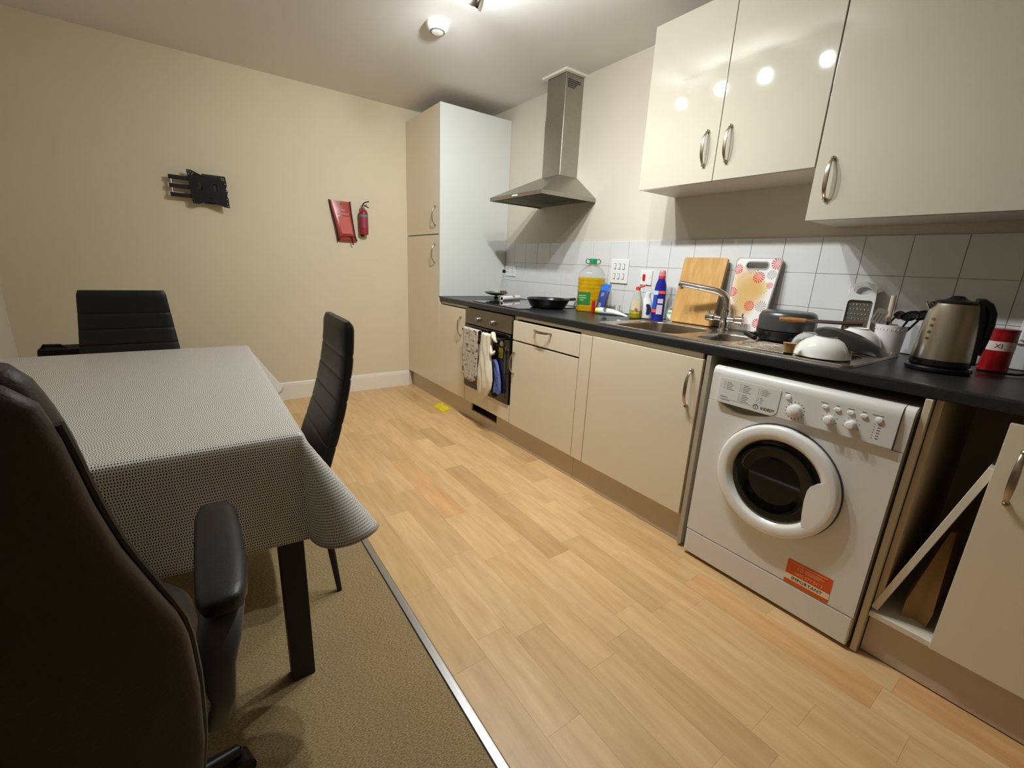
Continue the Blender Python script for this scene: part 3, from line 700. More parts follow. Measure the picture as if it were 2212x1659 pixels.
# ------------------------------------------------------------------ things in and under the cabinets
b = nb(); t = bmesh.new(); bmesh.ops.create_cube(t, size=1)
for v in t.verts: v.co = Vector((v.co.x*.50, v.co.y*.018, v.co.z*.56))
bmesh.ops.bevel(t, geom=t.edges[:], offset=.0012, segments=1, affect='EDGES')
merge(b, t, Matrix.Translation((-.385, -3.783, .4480)) @ Matrix.Rotation(R(-14.2)*-1, 4, 'X'))
tag(obj('shelf_board', b, board_m), 'loose white shelf board leaning diagonally inside the open cabinet', 'board')
b = nb()
rs = []
for z, cx, cy, w_, d_ in ((.1685, -.50, -3.800, .085, .030), (.22, -.50, -3.803, .085, .032), (.32, -.49, -3.808, .080, .022), (.40, -.485, -3.812, .07, .014), (.47, -.48, -3.815, .05, .006)):
    rs.append([(cx-w_, cy+d_, z), (cx-w_*.2, cy+d_*1.3, z), (cx+w_, cy+d_, z), (cx+w_*.9, cy, z), (cx+w_, cy-d_, z), (cx-w_*.1, cy-d_*.7, z), (cx-w_, cy-d_, z+.0), (cx-w_*.8, cy-.004, z+.0)])
loft(b, rs); tag(obj('paper_bag', b, card_m, ang=10), 'creased brown paper bag standing inside the open cabinet beside the leaning board', 'bag')
b = nb(); rr = random.Random(3); nx, ny = 14, 12; vs = []
for i in range(nx):
    row = []
    for j in range(ny):
        u, v = i/(nx-1), j/(ny-1)
        x = -.622-.125*v-.03*math.sin(u*3)*(1-v); y = -.700-.20*u+.02*math.sin(v*5)
        e = min(u, 1-u, v, 1-v)
        z = .0012+max(0, .006*math.sin(u*9+v*4)+.005*math.sin(v*13-u*3)+.004)*min(1, e*5)
        row.append(b.verts.new((x, y, z)))
    vs.append(row)
for i in range(nx-1):
    for j in range(ny-1): b.faces.new((vs[i][j], vs[i+1][j], vs[i+1][j+1], vs[i][j+1]))
o = tag(obj('cleaning_cloth', b, yelcloth_m, ang=80), 'crumpled yellow cloth lying on the floor against the plinth', 'cloth')
md = o.modifiers.new('s', 'SOLIDIFY'); md.thickness = .002; md.offset = 1

# ------------------------------------------------------------------ towels on the oven handle
def hanging(name, ya, yb, ztop, zbot, zback, m, wave, taper=0, round_=0, seed=1, x0=-.700, n=26, ridge=.004):
    b = nb(); rg = random.Random(seed); ph = [rg.uniform(0, 6) for _ in range(6)]; cols = []
    for i in range(n+1):
        u = i/n; col = []; y = ya+(yb-ya)*u; rb = zbot+round_*(abs(2*u-1)**4)
        path = []
        for k in range(7): path.append((x0+.0135, zback+(ztop-.006-zback)*k/6))
        for k in range(1, 8): a = PI*k/8; path.append((x0+.0135*math.cos(a), ztop-.006+.0135*math.sin(a)*.8))
        for k in range(20): path.append((x0-.0135, ztop-.006+(rb-ztop+.006)*k/19))
        for q, (x, z) in enumerate(path):
            dep = max(0, (q-12)/21)
            yy = y+(taper*(.5-u))*(1-abs(dep-.55)*1.3)*1.0+wave*dep*.6*math.sin(z*34+ph[0]+u*3)
            w_ = ridge*(math.sin(u*17+ph[1]+dep*2)+.6*math.sin(u*31+ph[2]-dep*5)+.5*math.sin(z*50+u*8+ph[3]))*(.25+dep)
            xx = x-abs(w_)*(1 if q > 10 else 0) if q > 10 else x
            col.append(b.verts.new((xx, yy, z)))
        cols.append(col)
    for i in range(n):
        for j in range(len(cols[0])-1): b.faces.new((cols[i][j], cols[i+1][j], cols[i+1][j+1], cols[i][j+1]))
    o = obj(name, b, m, ang=80); s = o.modifiers.new('s', 'SOLIDIFY'); s.thickness = .0035; s.offset = 1; return o
tag(hanging('oven_mitt', -1.178, -1.385, .728, .352, .52, mitt_m, .001, 0, .05, 3, ridge=.002), 'grey and white printed oven mitt hanging at the left of the oven handle', 'oven mitt')
def crumple(name, zs, m, label, cat, seed, off=0):
    """bunched towel: stack of wavy cross-sections (z, y0, y1, depth)"""
    b = nb(); rg = random.Random(seed); rs = []; N = 40
    ph = [rg.uniform(0, 6) for _ in range(5)]
    for z, ya, yb, dpt in zs:
        rg_ = []
        for i in range(N):
            t = 2*PI*i/N; cx, sy = math.cos(t), math.sin(t); y = (ya+yb)/2+(yb-ya)/2*cx
            f = 1+.22*math.sin(5*t+ph[0]+z*18)+.14*math.sin(9*t+ph[1]-z*30)
            x = -.712-off+dpt*sy*(f if sy < 0 else .4)
            x = min(x, -.6685) if z < .69 else min(x, -.690)
            rg_.append((x, y, z+.003*math.sin(7*t+ph[2])))
        rs.append(rg_)
    loft(b, rs); return tag(obj(name, b, m, ang=70), label, cat)
zz = []
prof2 = [(.258, -1.462, -1.436, .006), (.275, -1.490, -1.415, .014), (.31, -1.530, -1.402, .022), (.36, -1.570, -1.398, .026), (.42, -1.582, -1.396, .028), (.50, -1.572, -1.402, .026), (.58, -1.556, -1.412, .022), (.65, -1.548, -1.422, .020), (.70, -1.556, -1.428, .018), (.722, -1.556, -1.434, .017), (.732, -1.548, -1.444, .010)]
import itertools
def dens(p, k=4):
    out = []
    for a, c in zip(p, p[1:]):
        for i in range(k): out.append(tuple(a[j]+(c[j]-a[j])*i/k for j in range(4)))
    return out+[p[-1]]
tw = crumple('tea_towel', dens(prof2), towel_m, 'crumpled white tea towel with blue print bunched over the middle of the oven handle', 'tea towel', 5)
b = nb(); rs = []
for z, ya, yb in ((.335, -1.622, -1.565), (.36, -1.630, -1.565), (.42, -1.624, -1.567), (.48, -1.606, -1.560), (.53, -1.588, -1.550), (.56, -1.565, -1.545)):
    rs.append([(-.690-.006*math.sin(z*60+k), ya+(yb-ya)*k/6, z+.004*math.sin(k*2)) for k in range(7)]+[(-.672, ya+(yb-ya)*k/6, z) for k in range(6, -1, -1)])
loft(b, rs); obj('blue_fold', b, blueprint_m, tw, ang=70, label='blue printed fold')
b = nb(); tube(b, [(-.70, -1.552, .735), (-.714, -1.572, .738), (-.722, -1.592, .722), (-.718, -1.604, .700), (-.712, -1.618, .690)], [.014, .017, .016, .011, .006], 12)
tube(b, [(-.712, -1.550, .66), (-.722, -1.566, .622), (-.722, -1.576, .606), (-.716, -1.588, .614), (-.714, -1.598, .63)], [.010, .012, .012, .010, .006], 10); obj('corner_fold', b, towel_m, tw, ang=80)

# ------------------------------------------------------------------ sockets and switches
def plate(name, y0, y1, z0, z1, label, cat):
    t = thing(name, label, cat, (-.009, (y0+y1)/2, z0)); obj('face_plate', box(nb(), -.017, -.0086, y0, y1, z0, z1, .0025, 2), white_pl_m, t); return t
sw = plate('grid_switch', -2.050, -1.902, 1.100, 1.250, 'white six gang grid switch plate on the tiles behind the oil bottle', 'switch')
for i in range(3):
    for j in range(2):
        y, z = -1.938-.037*i, 1.206-.062*j; obj('rocker', box(nb(), -.022, -.016, y-.007, y+.007, z-.015, z+.015, .002, 2), white_pl_m, sw)
        obj('frame', box(nb(), -.0178, -.0168, y-.0095, y+.0095, z-.0185, z+.0185, .0004, 1), inkg_m, sw)
cs = plate('cooker_switch', -2.236, -2.150, 1.102, 1.188, 'white switch with red rocker on the tiles behind the cleaning bottles', 'switch')
obj('red_rocker', box(nb(), -.023, -.016, -2.190, -2.172, 1.128, 1.166, .003, 2), red_pl_m, cs, label='red rocker')
for y in (-2.160, -2.226): obj('screw', cyl(nb(), (-.0178, y, 1.145), (-.0168, y, 1.145), .0026, seg=8), inkg_m, cs)
so = plate('wall_socket', -.824, -.672, 1.092, 1.180, 'white double socket on the tiles in the corner beside the tall cupboard', 'socket')
for y in (-.712, -.784):
    b = nb(); 
    for dy, dz in ((0, .012), (-.011, -.008), (.011, -.008)): box(b, -.0176, -.0166, y+dy-.003, y+dy+.003, 1.135+dz-.004, 1.135+dz+.004)
    obj('pin_holes', b, ink_m, so); obj('rocker', box(nb(), -.021, -.0165, y-.006, y+.006, 1.162, 1.174, .001, 1), white_pl_m, so)
so2 = plate('wall_socket', -3.905, -3.760, 1.000, 1.086, 'white double socket on the tiles behind the red tin, at the right edge', 'socket')
obj('plug', box(nb(), -.055, -.017, -3.815, -3.768, 1.012, 1.064, .006, 3), white_pl_m, so2)

# ------------------------------------------------------------------ things on the worktop
ZT = .9105
def L3(name, label, cat, x, y, z=ZT, group=None): return thing(name, label, cat, (x, y, z), group)
# frying pan
fp = L3('frying_pan', 'black non-stick frying pan standing on the right half of the hob', 'frying pan', -.33, -1.58, .9158)
c = (-.33, -1.655, .9162)
b = nb(); lathe(b, [(.105, 0), (.118, .006), (.132, .030), (.142, .052), (.147, .058), (.145, .060), (.139, .053), (.128, .032), (.114, .010), (.001, .006)], c, seg=56); obj('pan_body', b, panm, fp, ang=50)
b = nb(); tube(b, [(-.20, -1.63, .960), (-.14, -1.62, .962), (-.03, -1.60, .964)], [.009, .010, .011], 10); obj('pan_handle', b, black_m, fp)
# upturned glass lid with a bottle on it
lid = L3('pan_lid', 'upside down steel rimmed glass pan lid beside the tall cupboard', 'pan lid', -.255, -.90)
b = nb(); lathe(b, [(.006, 0), (.020, .001), (.020, .010), (.012, .014), (.008, .020), (.008, .024)], (-.255, -.90, .911), seg=24); obj('knob', b, black_m, lid)
b = nb(); lathe(b, [(.010, .024), (.05, .030), (.082, .040), (.097, .050), (.097, .052), (.08, .043), (.05, .033), (.010, .027)], (-.255, -.90, .911), seg=48); obj('glass_dome', b, steel_m, lid)
b = nb(); lathe(b, [(.095, .047), (.101, .049), (.101, .054), (.097, .055), (.094, .050)], (-.255, -.90, .911), seg=48); obj('rim', b, steel_m, lid)
def bottle_glass(nm, prof, c, m, parent, seg=28):
    return obj(nm, lathe(nb(), prof, c, seg=seg), m, parent, ang=50)
sb = L3('sauce_bottle', 'small clear glass sauce bottle with black cap standing on the upturned lid', 'bottle', -.205, -.93, .949)
c = (-.205, -.93, .949)
bottle_glass('glass_body', [(.001, 0), (.025, 0), (.0265, .003), (.0265, .062), (.024, .085), (.015, .125), (.012, .150), (.012, .172)], c, glass_m, sb)
bottle_glass('sauce', [(.001, .003), (.0235, .003), (.0245, .006), (.0245, .028), (.001, .028)], c, oil2_m, sb)
bottle_glass('cap', [(.001, .172), (.0135, .170), (.0138, .171), (.0135, .196), (.001, .197)], c, black_m, sb)
rl = L3('film_roll', 'white cardboard tube of kitchen film with a red dot lying on the hob', 'roll', -.25, -1.11, .916)
p0, p1 = Vector((-.375, -1.160, .9335)), Vector((-.135, -1.055, .9335))
d_ = (p1-p0)
b = nb(); lathe(b, [(.017, 0), (.0175, .001), (.0175, d_.length-.001), (.017, d_.length)], p0, d_, 28, cap=False)
loft(b, [ring(p0+d_.normalized()*.001, basis(d_)[0], basis(d_)[1], .017, .017, 2, 28), ring(p0+d_.normalized()*.001, basis(d_)[0], basis(d_)[1], .011, .011, 2, 28)], cap=False)
obj('tube', b, mat('white_card', C(232, 228, 222), .5), rl)
b = nb(); lathe(b, [(.011, -.001), (.011, .012), (.001, .012)], p0, d_, 20); obj('end', b, dark_m, rl)
b = nb(); q = p0+d_*.60+Vector((-.0, -.0, 0)); nrm = (Vector((-.9, -.75, .35))-d_.normalized()*Vector((-.9, -.75, .35)).dot(d_.normalized())).normalized()
lathe(b, [(.0105, .0), (.0105, .0012)], q+nrm*.0172, nrm, 20); lathe(b, [(.0172, 0), (.0181, .0), (.0181, .016), (.0172, .016)], p0+d_*.60-d_.normalized()*.008, d_, 28, cap=False) if 0 else None
obj('red_dot', b, mat('crimson_print', C(190, 60, 84), .5), rl)
# oil bottle
ob = L3('oil_bottle', 'large clear plastic bottle of yellow cooking oil with green cap', 'bottle', -.165, -1.865)
c = Vector((-.150, -1.868, .9112)); sec = []
def orng(z, s, n_=2.8): return ring(c+Vector((0, 0, z)), (.707, .707, 0), (-.707, .707, 0), .078*s, .088*s, n_, 36)
pr = [(0, .93), (.004, .98)]
for i in range(26): z = .012+i*.0082; pr.append((z, 1.0-.028*(i % 3 == 1)-(.02 if .10 < z < .112 else 0)))
pr += [(.232, .97), (.252, .88), (.27, .72), (.285, .52), (.295, .32), (.302, .24), (.312, .23)]
b = nb(); loft(b, [orng(z, s, 2.8 if z < .26 else 2.2) for z, s in pr if z > .214], cap=False); obj('bottle_body', b, clearpl_m, ob, ang=60)
b = nb(); loft(b, [orng(z, s, 2.8) for z, s in pr if z < .222]); obj('oil', b, oil_m, ob, ang=60)
b = nb(); lathe(b, [(.001, .302), (.0225, .302), (.0235, .305), (.0235, .332), (.021, .336), (.001, .336)], c, seg=30); obj('cap', b, greencap_m, ob)
for s in (1, -1):
    dv = Vector((.707, -.707, 0))*s; b = nb(); zc = Vector((0, 0, 1))
    tube(b, [c+dv*.022+zc*.328, c+dv*.038+zc*.333, c+dv*.047+zc*.322, c+dv*.044+zc*.306, c+dv*.024+zc*.304], .0028, 8); obj('carry_loop', b, mat('dark_green_strap', C(30, 70, 56), .5), ob)
def opatch(z0, z1, i0, i1, k=1.012):
    t = bmesh.new(); loft(t, [[p for p in orng(z, k)][i0:i1+1] for z in (z0, z1)], cap=False, closed=False); return t
b = nb(); merge(b, opatch(.045, .125, 12, 18)); lb = obj('label', b, greenlab_m, ob, label='green label', keep=True)
b = nb()
for i in range(3): merge(b, opatch(.098-.014*i, .105-.014*i, 13+(i == 2), 17-(i == 2), 1.016))
obj('print', b, mat('pale_green_ink', C(150, 180, 120), .6), lb, smooth=False)
# blue packet, red box and clear cup
pk = L3('food_packet', 'upright blue and navy plastic packet leaning beside the oil bottle', 'packet', -.11, -1.965)
b = nb(); rs = []
def prect(z, x, hw, hd): u = Vector((.25, -.97, 0)).normalized(); v = Vector((.97, .25, 0)).normalized(); return ring(Vector((x-.018, -1.985, z)), u, v, hw, hd, 4, 16)
loft(b, [prect(.911, -.150, .026, .012), prect(.93, -.149, .028, .018), prect(1.0, -.135, .031, .016), prect(1.055, -.122, .034, .008)]); obj('pouch', b, navyp_m, pk, label='navy lower part')
b = nb(); loft(b, [prect(1.050, -.123, .035, .009), prect(1.060, -.121, .036, .005), prect(1.092, -.113, .038, .002)]); obj('top_seal', b, bluep_m, pk, label='bright blue top seal')
b = nb(); loft(b, [prect(.930, -.1690, .010, .0012), prect(1.04, -.1370, .010, .0012)]); obj('side_stripe', b, mat('pale_blue_print', C(110, 130, 170), .4), pk)
tag(obj('spice_box', box(nb(), -.215, -.198, -1.966, -1.950, .911, .985, .001, 1), red_pl_m), 'narrow red box squeezed between the oil bottle and the blue packet', 'box')
b = nb(); lathe(b, [(.012, 0), (.014, .002), (.017, .055), (.0155, .055), (.0125, .004), (.001, .004)], (-.06, -2.035, .911), seg=24); tag(obj('plastic_cup', b, mat('cloudy_plastic', C(214, 212, 208), .3)), 'small cloudy plastic cup behind the white tube', 'cup')
# white tube with yellow cap lying down
tb = L3('cream_tube', 'white squeeze tube with yellow green cap lying on the worktop', 'tube', -.13, -2.05)
p0, p1 = Vector((-.222, -2.024, .934)), Vector((-.125, -2.176, .930)); dd = (p1-p0).normalized(); sx_ = dd.cross(Vector((0, 0, 1))).normalized(); zz_ = Vector((0, 0, 1))
b = nb(); Ln = (p1-p0).length
loft(b, [ring(p0+dd*(Ln*t_)+zz_*(h_-.023), sx_, zz_, a_, h_, 2.2, 28) for t_, a_, h_ in ((0, .018, .018), (.04, .021, .021), (.5, .025, .019), (.85, .028, .009), (1, .030, .002))]); obj('tube_body', b, mat('tube_white', C(226, 232, 226), .3), tb)
b = nb(); loft(b, [ring(p0-dd*t_+zz_*(-.004), sx_, zz_, a_, a_, 2, 24) for t_, a_ in ((-.002, .018), (.0, .019), (.018, .0185), (.021, .015))]); obj('cap', b, yel_m, tb, label='yellow green cap')
b = nb(); nr = Vector((-.78, -.28, .55)); nr = (nr-dd*nr.dot(dd)).normalized(); lathe(b, [(.0125, 0), (.0125, .001)], p0+dd*.042+nr*.0215+zz_*-.003, nr, 20); obj('round_print', b, mat('dark_green_print', C(30, 60, 60), .5), tb)
b = nb()
for i in range(3): p = p0+dd*.066+nr*.0213+zz_*(-.004+.006-.006*i); tube(b, [p, p+dd*(.055-.01*i)], .001, 6)
obj('print_lines', b, mat('grey_green_print', C(120, 150, 140), .6), tb)
# washing-up liquid
wl = L3('washing_up_bottle', 'clear washing-up liquid bottle, quarter full yellow, red flip cap', 'bottle', -.165, -2.265)
c = Vector((-.165, -2.265, .9112)); uu, vv = Vector((.45, -.89, 0)), Vector((.89, .45, 0))
def E(z, a_, b_, n_=2.2): return ring(c+Vector((0, 0, z)), uu, vv, a_, b_, n_, 28)
b = nb(); loft(b, [E(0, .030, .020), E(.004, .034, .023), E(.05, .036, .024), (E(.09, .034, .023)), E(.12, .027, .020), E(.145, .020, .016), E(.158, .014, .013), E(.166, .012, .012)]); obj('bottle_body', b, mat('frosted_clear', C(226, 226, 212), .25, trans=.5), wl)
b = nb(); loft(b, [E(.0012, .0305, .0205), E(.004, .0345, .0235), E(.046, .0365, .0245), E(.0475, .034, .022)]); obj('liquid', b, soapy_m, wl)
b = nb(); lathe(b, [(.013, .163), (.0135, .166), (.012, .182), (.001, .184)], c, seg=20); tube(b, [c+Vector((0, -.008, .180)), c+Vector((.012, -.03, .190)), c+Vector((.018, -.045, .197))], [.006, .006, .004], 8); obj('cap', b, mat('orange_red_cap', C(224, 66, 52), .35), wl, label='red flip cap')
nv = Vector((-.89, -.45, 0)); b = nb(); loft(b, [[c+nv*(.0245-.005*abs(t_)**2)+uu*(t_*.024)+Vector((0, 0, z)) for t_ in (-1, -.5, 0, .5, 1)] for z in (.030, .055, .085, .105)], closed=False, cap=False); obj('label', b, mat('pale_label', C(216, 206, 170), .4), wl, keep=True)
b = nb(); lathe(b, [(.009, 0), (.009, .001)], c+nv*.0246+uu*.006+Vector((0, 0, .052)), nv, 16); obj('label_mark', b, mat('orange_mark', C(206, 96, 60), .5), wl)
# white bottle behind
wb = L3('hand_soap_bottle', 'white plastic bottle with dark oval label between the yellow liquid and the blue bleach', 'bottle', -.115, -2.300)
c = Vector((-.115, -2.300, .9112))
b = nb(); loft(b, [E(0, .030, .022), E(.005, .036, .026), E(.06, .038, .027), E(.085, .032, .024), E(.105, .026, .02), E(.118, .020, .018), E(.125, .018, .016), E(.15, .017, .016), E(.153, .012, .012)]); obj('bottle_body', b, mat('soft_white_plastic', C(226, 226, 220), .3), wb)
b = nb(); loft(b, [[c+nv*(.0275-.006*(t_-.2)**2)+uu*(.012+t_*.022)+Vector((0, 0, zc_+h_*math.sqrt(max(0, 1-t_*t_)))) for t_ in (-1, -.6, -.2, .2, .6, 1)] for zc_, h_ in ((.058, .030), (.058, .0), (.058, -.032))], closed=False, cap=False); obj('label', b, mat('navy_label', C(30, 34, 78), .4), wb, keep=True)
# bleach
bl = L3('bleach_bottle', 'tall blue bleach bottle with pink cap on the worktop behind the sink', 'bottle', -.105, -2.375)
c = Vector((-.105, -2.375, .9112))
b = nb(); loft(b, [E(0, .030, .024), E(.004, .034, .028), E(.06, .035, .028), E(.12, .034, .028), E(.17, .033, .027), E(.20, .030, .026), E(.225, .022, .021), E(.235, .019, .019)]); obj('bottle_body', b, blueb_m, bl)
b = nb(); lathe(b, [(.019, .233), (.020, .237), (.020, .247), (.0195, .25)], c, seg=24); obj('cap_collar', b, mat('red_collar', C(200, 60, 70), .4), bl)
b = nb(); lathe(b, [(.019, .249), (.0185, .262), (.017, .274), (.012, .281), (.001, .283)], c, seg=24); obj('cap', b, pinkcap_m, bl, label='translucent pink cap')
def strip(z0, z1, t0, t1, off=.029, sx2=.033): return [[c+nv*(off-.006*abs(t_)**2)+uu*(t_*sx2)+Vector((0, 0, z)) for t_ in (t0, (t0*2+t1)/3, (t0+2*t1)/3, t1)] for z in (z0, z1)]
for z0, z1, t0, t1, m_, nm in ((.152, .168, -.1, .95, redlab_m, 'red_band'), (.145, .168, -.95, -.15, mat('pale_blue_lab', C(190, 214, 236), .4), 'pale_band'), (.045, .064, -.95, .2, redlab_m, 'red_band'), (.098, .124, -.1, .8, mat('grey_lab', C(196, 190, 200), .5), 'text_panel'), (.036, .090, -.15, .8, mat('grey_lab', C(196, 190, 200), .5), 'text_panel'), (.066, .144, -.9, -.3, bluelab_m, 'blue_panel')):
    b = nb(); loft(b, strip(z0, z1, t0, t1), closed=False, cap=False); obj(nm, b, m_, bl, keep=True)
# clear soap bottle
ss = L3('clear_soap_bottle', 'small round-shouldered clear soap bottle with green and red label beside the chopping board', 'bottle', -.075, -2.447)
c = Vector((-.060, -2.447, .9112))
b = nb(); loft(b, [E(0, .026, .018), E(.005, .034, .022), E(.035, .039, .024), E(.06, .037, .022), E(.078, .026, .018), E(.086, .014, .013), E(.092, .012, .012), E(.112, .012, .012)]); obj('bottle_body', b, clearpl_m, ss)
def disc_lab(z0, z1, m_, nm, off=.0245):
    b = nb(); rows_ = []
    for z in (z0, (z0+z1)/2, z1):
        hw = math.sqrt(max(.0001, 1-((z-.042)/.034)**2))*.030
        rows_.append([c+nv*(off-.004*abs(t_)**2)+uu*(t_*hw)+Vector((0, 0, z)) for t_ in (-1, -.5, 0, .5, 1)])
    loft(b, rows_, closed=False, cap=False); obj(nm, b, m_, ss, keep=True)
disc_lab(.012, .042, mat('white_lab', C(226, 228, 224), .4), 'label_white'); disc_lab(.042, .053, mat('green_lab', C(96, 204, 110), .4), 'label_green'); disc_lab(.053, .066, mat('white_lab2', C(222, 222, 222), .4), 'label_upper'); disc_lab(.066, .074, mat('maroon_lab', C(170, 60, 76), .4), 'label_maroon')
for x, y in ((-.395, -2.215), (-.372, -2.22)):
    pass
b = nb(); box(b, -.40, -.385, -2.245, -2.22, .9105, .9145, .002, 2); tag(obj('crumb', b, black_m), 'tiny black scrap on the worktop left of the sink', 'scrap')
b = nb(); lathe(b, [(.012, 0), (.012, .003), (.010, .0035)], (-.375, -2.325, .9105), seg=16); tag(obj('bottle_top', b, white_pl_m), 'small pale bottle top on the worktop at the sink corner', 'bottle top')
# chopping boards, leaning
def lean(x0, z0, x1, z1, yc, hgt):
    a = math.atan2(x1-x0, z1-z0); v = Vector((math.sin(a), 0, math.cos(a))); nrm = Vector((-math.cos(a), 0, math.sin(a)))
    return Matrix(((0, v.x, nrm.x, x0), (-1, v.y, nrm.y, yc), (0, v.z, nrm.z, z0), (0, 0, 0, 1)))
Mb = lean(-.088, .9165, -.0285, 1.264, -2.588, .355)
b = nb(); poly_plate(b, rrect(-.124, .124, 0, .353, .014), [], .018, Mb); tag(obj('chopping_board', b, board_wood_m), 'plain wooden chopping board leaning on the tiles behind the tap', 'chopping board')
Mb = lean(-.082, .9165, -.0245, 1.272, -2.862, .36)
fb = thing('chopping_board', 'white chopping board with red and grey daisy print leaning beside the wooden board', 'chopping board', (-.05, -2.862, .916))
out_ = [(-.070, .0), (.055, .0), (.082, .012), (.094, .035), (.108, .345), (.098, .357), (-.098, .357), (-.108, .345), (-.100, .15), (-.094, .035), (-.085, .010)]
hole = rrect(-.052, .050, .305, .335, .0145, 6)
b = nb(); poly_plate(b, out_, [hole[::-1]], .009, Mb)
bo = obj('print_face', b, flower_m, fb); me = bo.data; uvl = me.uv_layers.new(name='UVMap'); Mi = Mb.inverted()
for lp in me.loops:
    p = Mi @ (me.vertices[lp.vertex_index].co+Vector(bo['_w'])); uvl.data[lp.index].uv = ((p.x+.108)/.357, p.y/.357)
b = nb(); inn = [(x*.965, (y-.178)*.982+.178) for x, y in out_]
loft(b, [[Mb @ Vector((x*1.01, (y-.178)*1.005+.178, h)) for x, y in out_] for h in (-.001, .0085)]+[[Mb @ Vector((x, y, .0102)) for x, y in inn]], cap=False); obj('grey_rim', b, mat('grey_rubber', C(160, 160, 162), .4), fb)
b = nb(); h2 = rrect(-.058, .056, .299, .341, .0195, 6)
loft(b, [[Mb @ Vector((x, y, .0092)) for x, y in h2], [Mb @ Vector((x, y, .0105)) for x, y in h2], [Mb @ Vector((x, y, .0105)) for x, y in hole], [Mb @ Vector((x, y, -.001)) for x, y in hole]], cap=False); obj('grip_rim', b, mat('grey_rubber', C(160, 160, 162), .4), fb)
# pans, bowls on the drainer
lp_ = L3('frying_pan', 'black flat pan lying on the drainer under the upturned pot', 'frying pan', -.22, -3.13, .9185)
b = nb(); lathe(b, [(.104, .0), (.112, .004), (.122, .040), (.120, .042), (.110, .008), (.001, .006)], (-.212, -3.125, .9195), seg=44); obj('pan_body', b, panm, lp_)
b = nb(); tube(b, [(-.30, -3.045, .936), (-.335, -3.01, .940), (-.355, -3.06, .932)][:2]+[(-.375, -3.07, .930)], [.007, .010, .010], 10); tube(b, [(-.31, -3.18, .934), (-.35, -3.215, .94), (-.365, -3.235, .945)], [.008, .012, .012], 12); obj('pan_handle', b, black_m, lp_)
b = nb(); lathe(b, [(.108, .0), (.111, .001), (.110, .055), (.103, .073), (.090, .081), (.001, .083)], (-.205, -3.112, .9630), seg=56); tag(obj('saucepan', b, potm, ang=50), 'dark grey saucepan upside down on the drainer, below the daisy board', 'saucepan')
def bowl(c, r, h, m, name, label, tilt_=(0, 0, 1)):
    b = nb(); pr = [(r*.985, 0), (r, .002), (r*.96, h*.30), (r*.85, h*.58), (r*.66, h*.80), (r*.44, h*.93), (r*.40, h*.95), (r*.40, h), (r*.36, h), (r*.35, h*.955), (.001, h*.95)]
    lathe(b, pr, c, tilt_, 48); return tag(obj(name, b, m, ang=40), label, 'bowl')
bowl((-.500, -3.366, .9195), .086, .070, white_cer_m, 'bowl', 'white china bowl upside down at the front of the drainer')
bowl((-.208, -3.372, .9195), .084, .088, white_cer_m, 'bowl', 'white china bowl upside down at the back, in front of the grater')
bowl((-.345, -3.258, .9195), .056, .060, mat('grey_glass_bowl', C(176, 176, 170), .1, coat=.4), 'bowl', 'grey shiny bowl upside down behind the front white bowl')
b = nb(); cc = Vector((-.405, -3.412, .9685)); ax_ = Vector((-.03, -.33, 1)).normalized()*1
lathe(b, [(.001, .010), (.055, .009), (.092, -.001), (.110, -.013), (.112, -.017), (.108, -.017), (.088, -.006), (.001, .004)], cc+Vector((0, 0, .017)), ax_, 52)
tag(obj('oval_dish', b, dishm, ang=50), 'dark dish lying tilted over the white bowls on the drainer', 'dish')
kn = L3('wooden_spatula', 'dark wooden spatula with amber handle resting on top of the dark dish', 'spatula', -.42, -3.27, 1.03)
b = nb(); tube(b, [(-.445, -3.180, 1.026), (-.435, -3.219, 1.0275), (-.422, -3.266, 1.029)], [.0075, .0090, .0070], 10); obj('spatula_handle', b, mat('amber_wood', C(170, 112, 50), .4, noise=.2, nscale=60), kn)
b = nb(); loft(b, [ring(p, (.7, .15, .1), (0, 0, 1), a_, .006, 2, 12) for p, a_ in (((-.423, -3.264, 1.0295), .012), ((-.410, -3.314, 1.031), .018), ((-.395, -3.374, 1.033), .019), ((-.382, -3.429, 1.035), .004))]); obj('blade', b, mat('dark_wood', C(72, 48, 40), .4), kn)
sc2 = L3('wooden_scraper', 'short wooden brush handle with a dark foot on the edge of the drainer', 'brush', -.575, -3.29, .9165)
b = nb(); loft(b, [ring((-.598, -3.296, z), (.3, -.95, 0), (.95, .3, 0), a_, a_*.7, 3.5, 20) for z, a_ in ((.9265, .0145), (.935, .0150), (.950, .0165), (.960, .0215))]); obj('wooden_top', b, wood_m, sc2)
b = nb(); loft(b, [ring((-.598, -3.296, z), (.3, -.95, 0), (.95, .3, 0), a_, a_*.7, 3.5, 20) for z, a_ in ((.9182, .0145), (.9262, .0155))]); obj('dark_foot', b, black_m, sc2)
# grater
gr = L3('box_grater', 'white framed steel grater standing behind the bowls', 'grater', -.11, -3.34)
Mg = Matrix.Translation((-.085, -3.318, .9112)) @ Matrix.Rotation(R(14), 4, 'Z') @ Matrix.Rotation(R(5), 4, 'Y') @ face_negx(0, 0, 0)
out_ = [(-.052, 0), (.052, 0), (.047, .20), (.044, .238), (.030, .262), (.0, .270), (-.030, .262), (-.044, .238), (-.047, .20)]
hole1 = rrect(-.041, .041, .045, .196, .012, 4); hole2 = [(.030*math.cos(2*PI*i/20), .236+.018*math.sin(2*PI*i/20)) for i in range(20)]
b = nb(); poly_plate(b, out_, [hole1[::-1], hole2[::-1]], .014, Mg)
poly_plate(b, [(x*1.0, y*.97) for x, y in out_], [[(x, y) for x, y in rrect(-.040, .040, .03, .20, .012, 4)][::-1], hole2[::-1]], .012, Mg @ Matrix.Translation((0, 0, -.055)))
obj('frame', b, white_pl_m, gr)
b = nb()
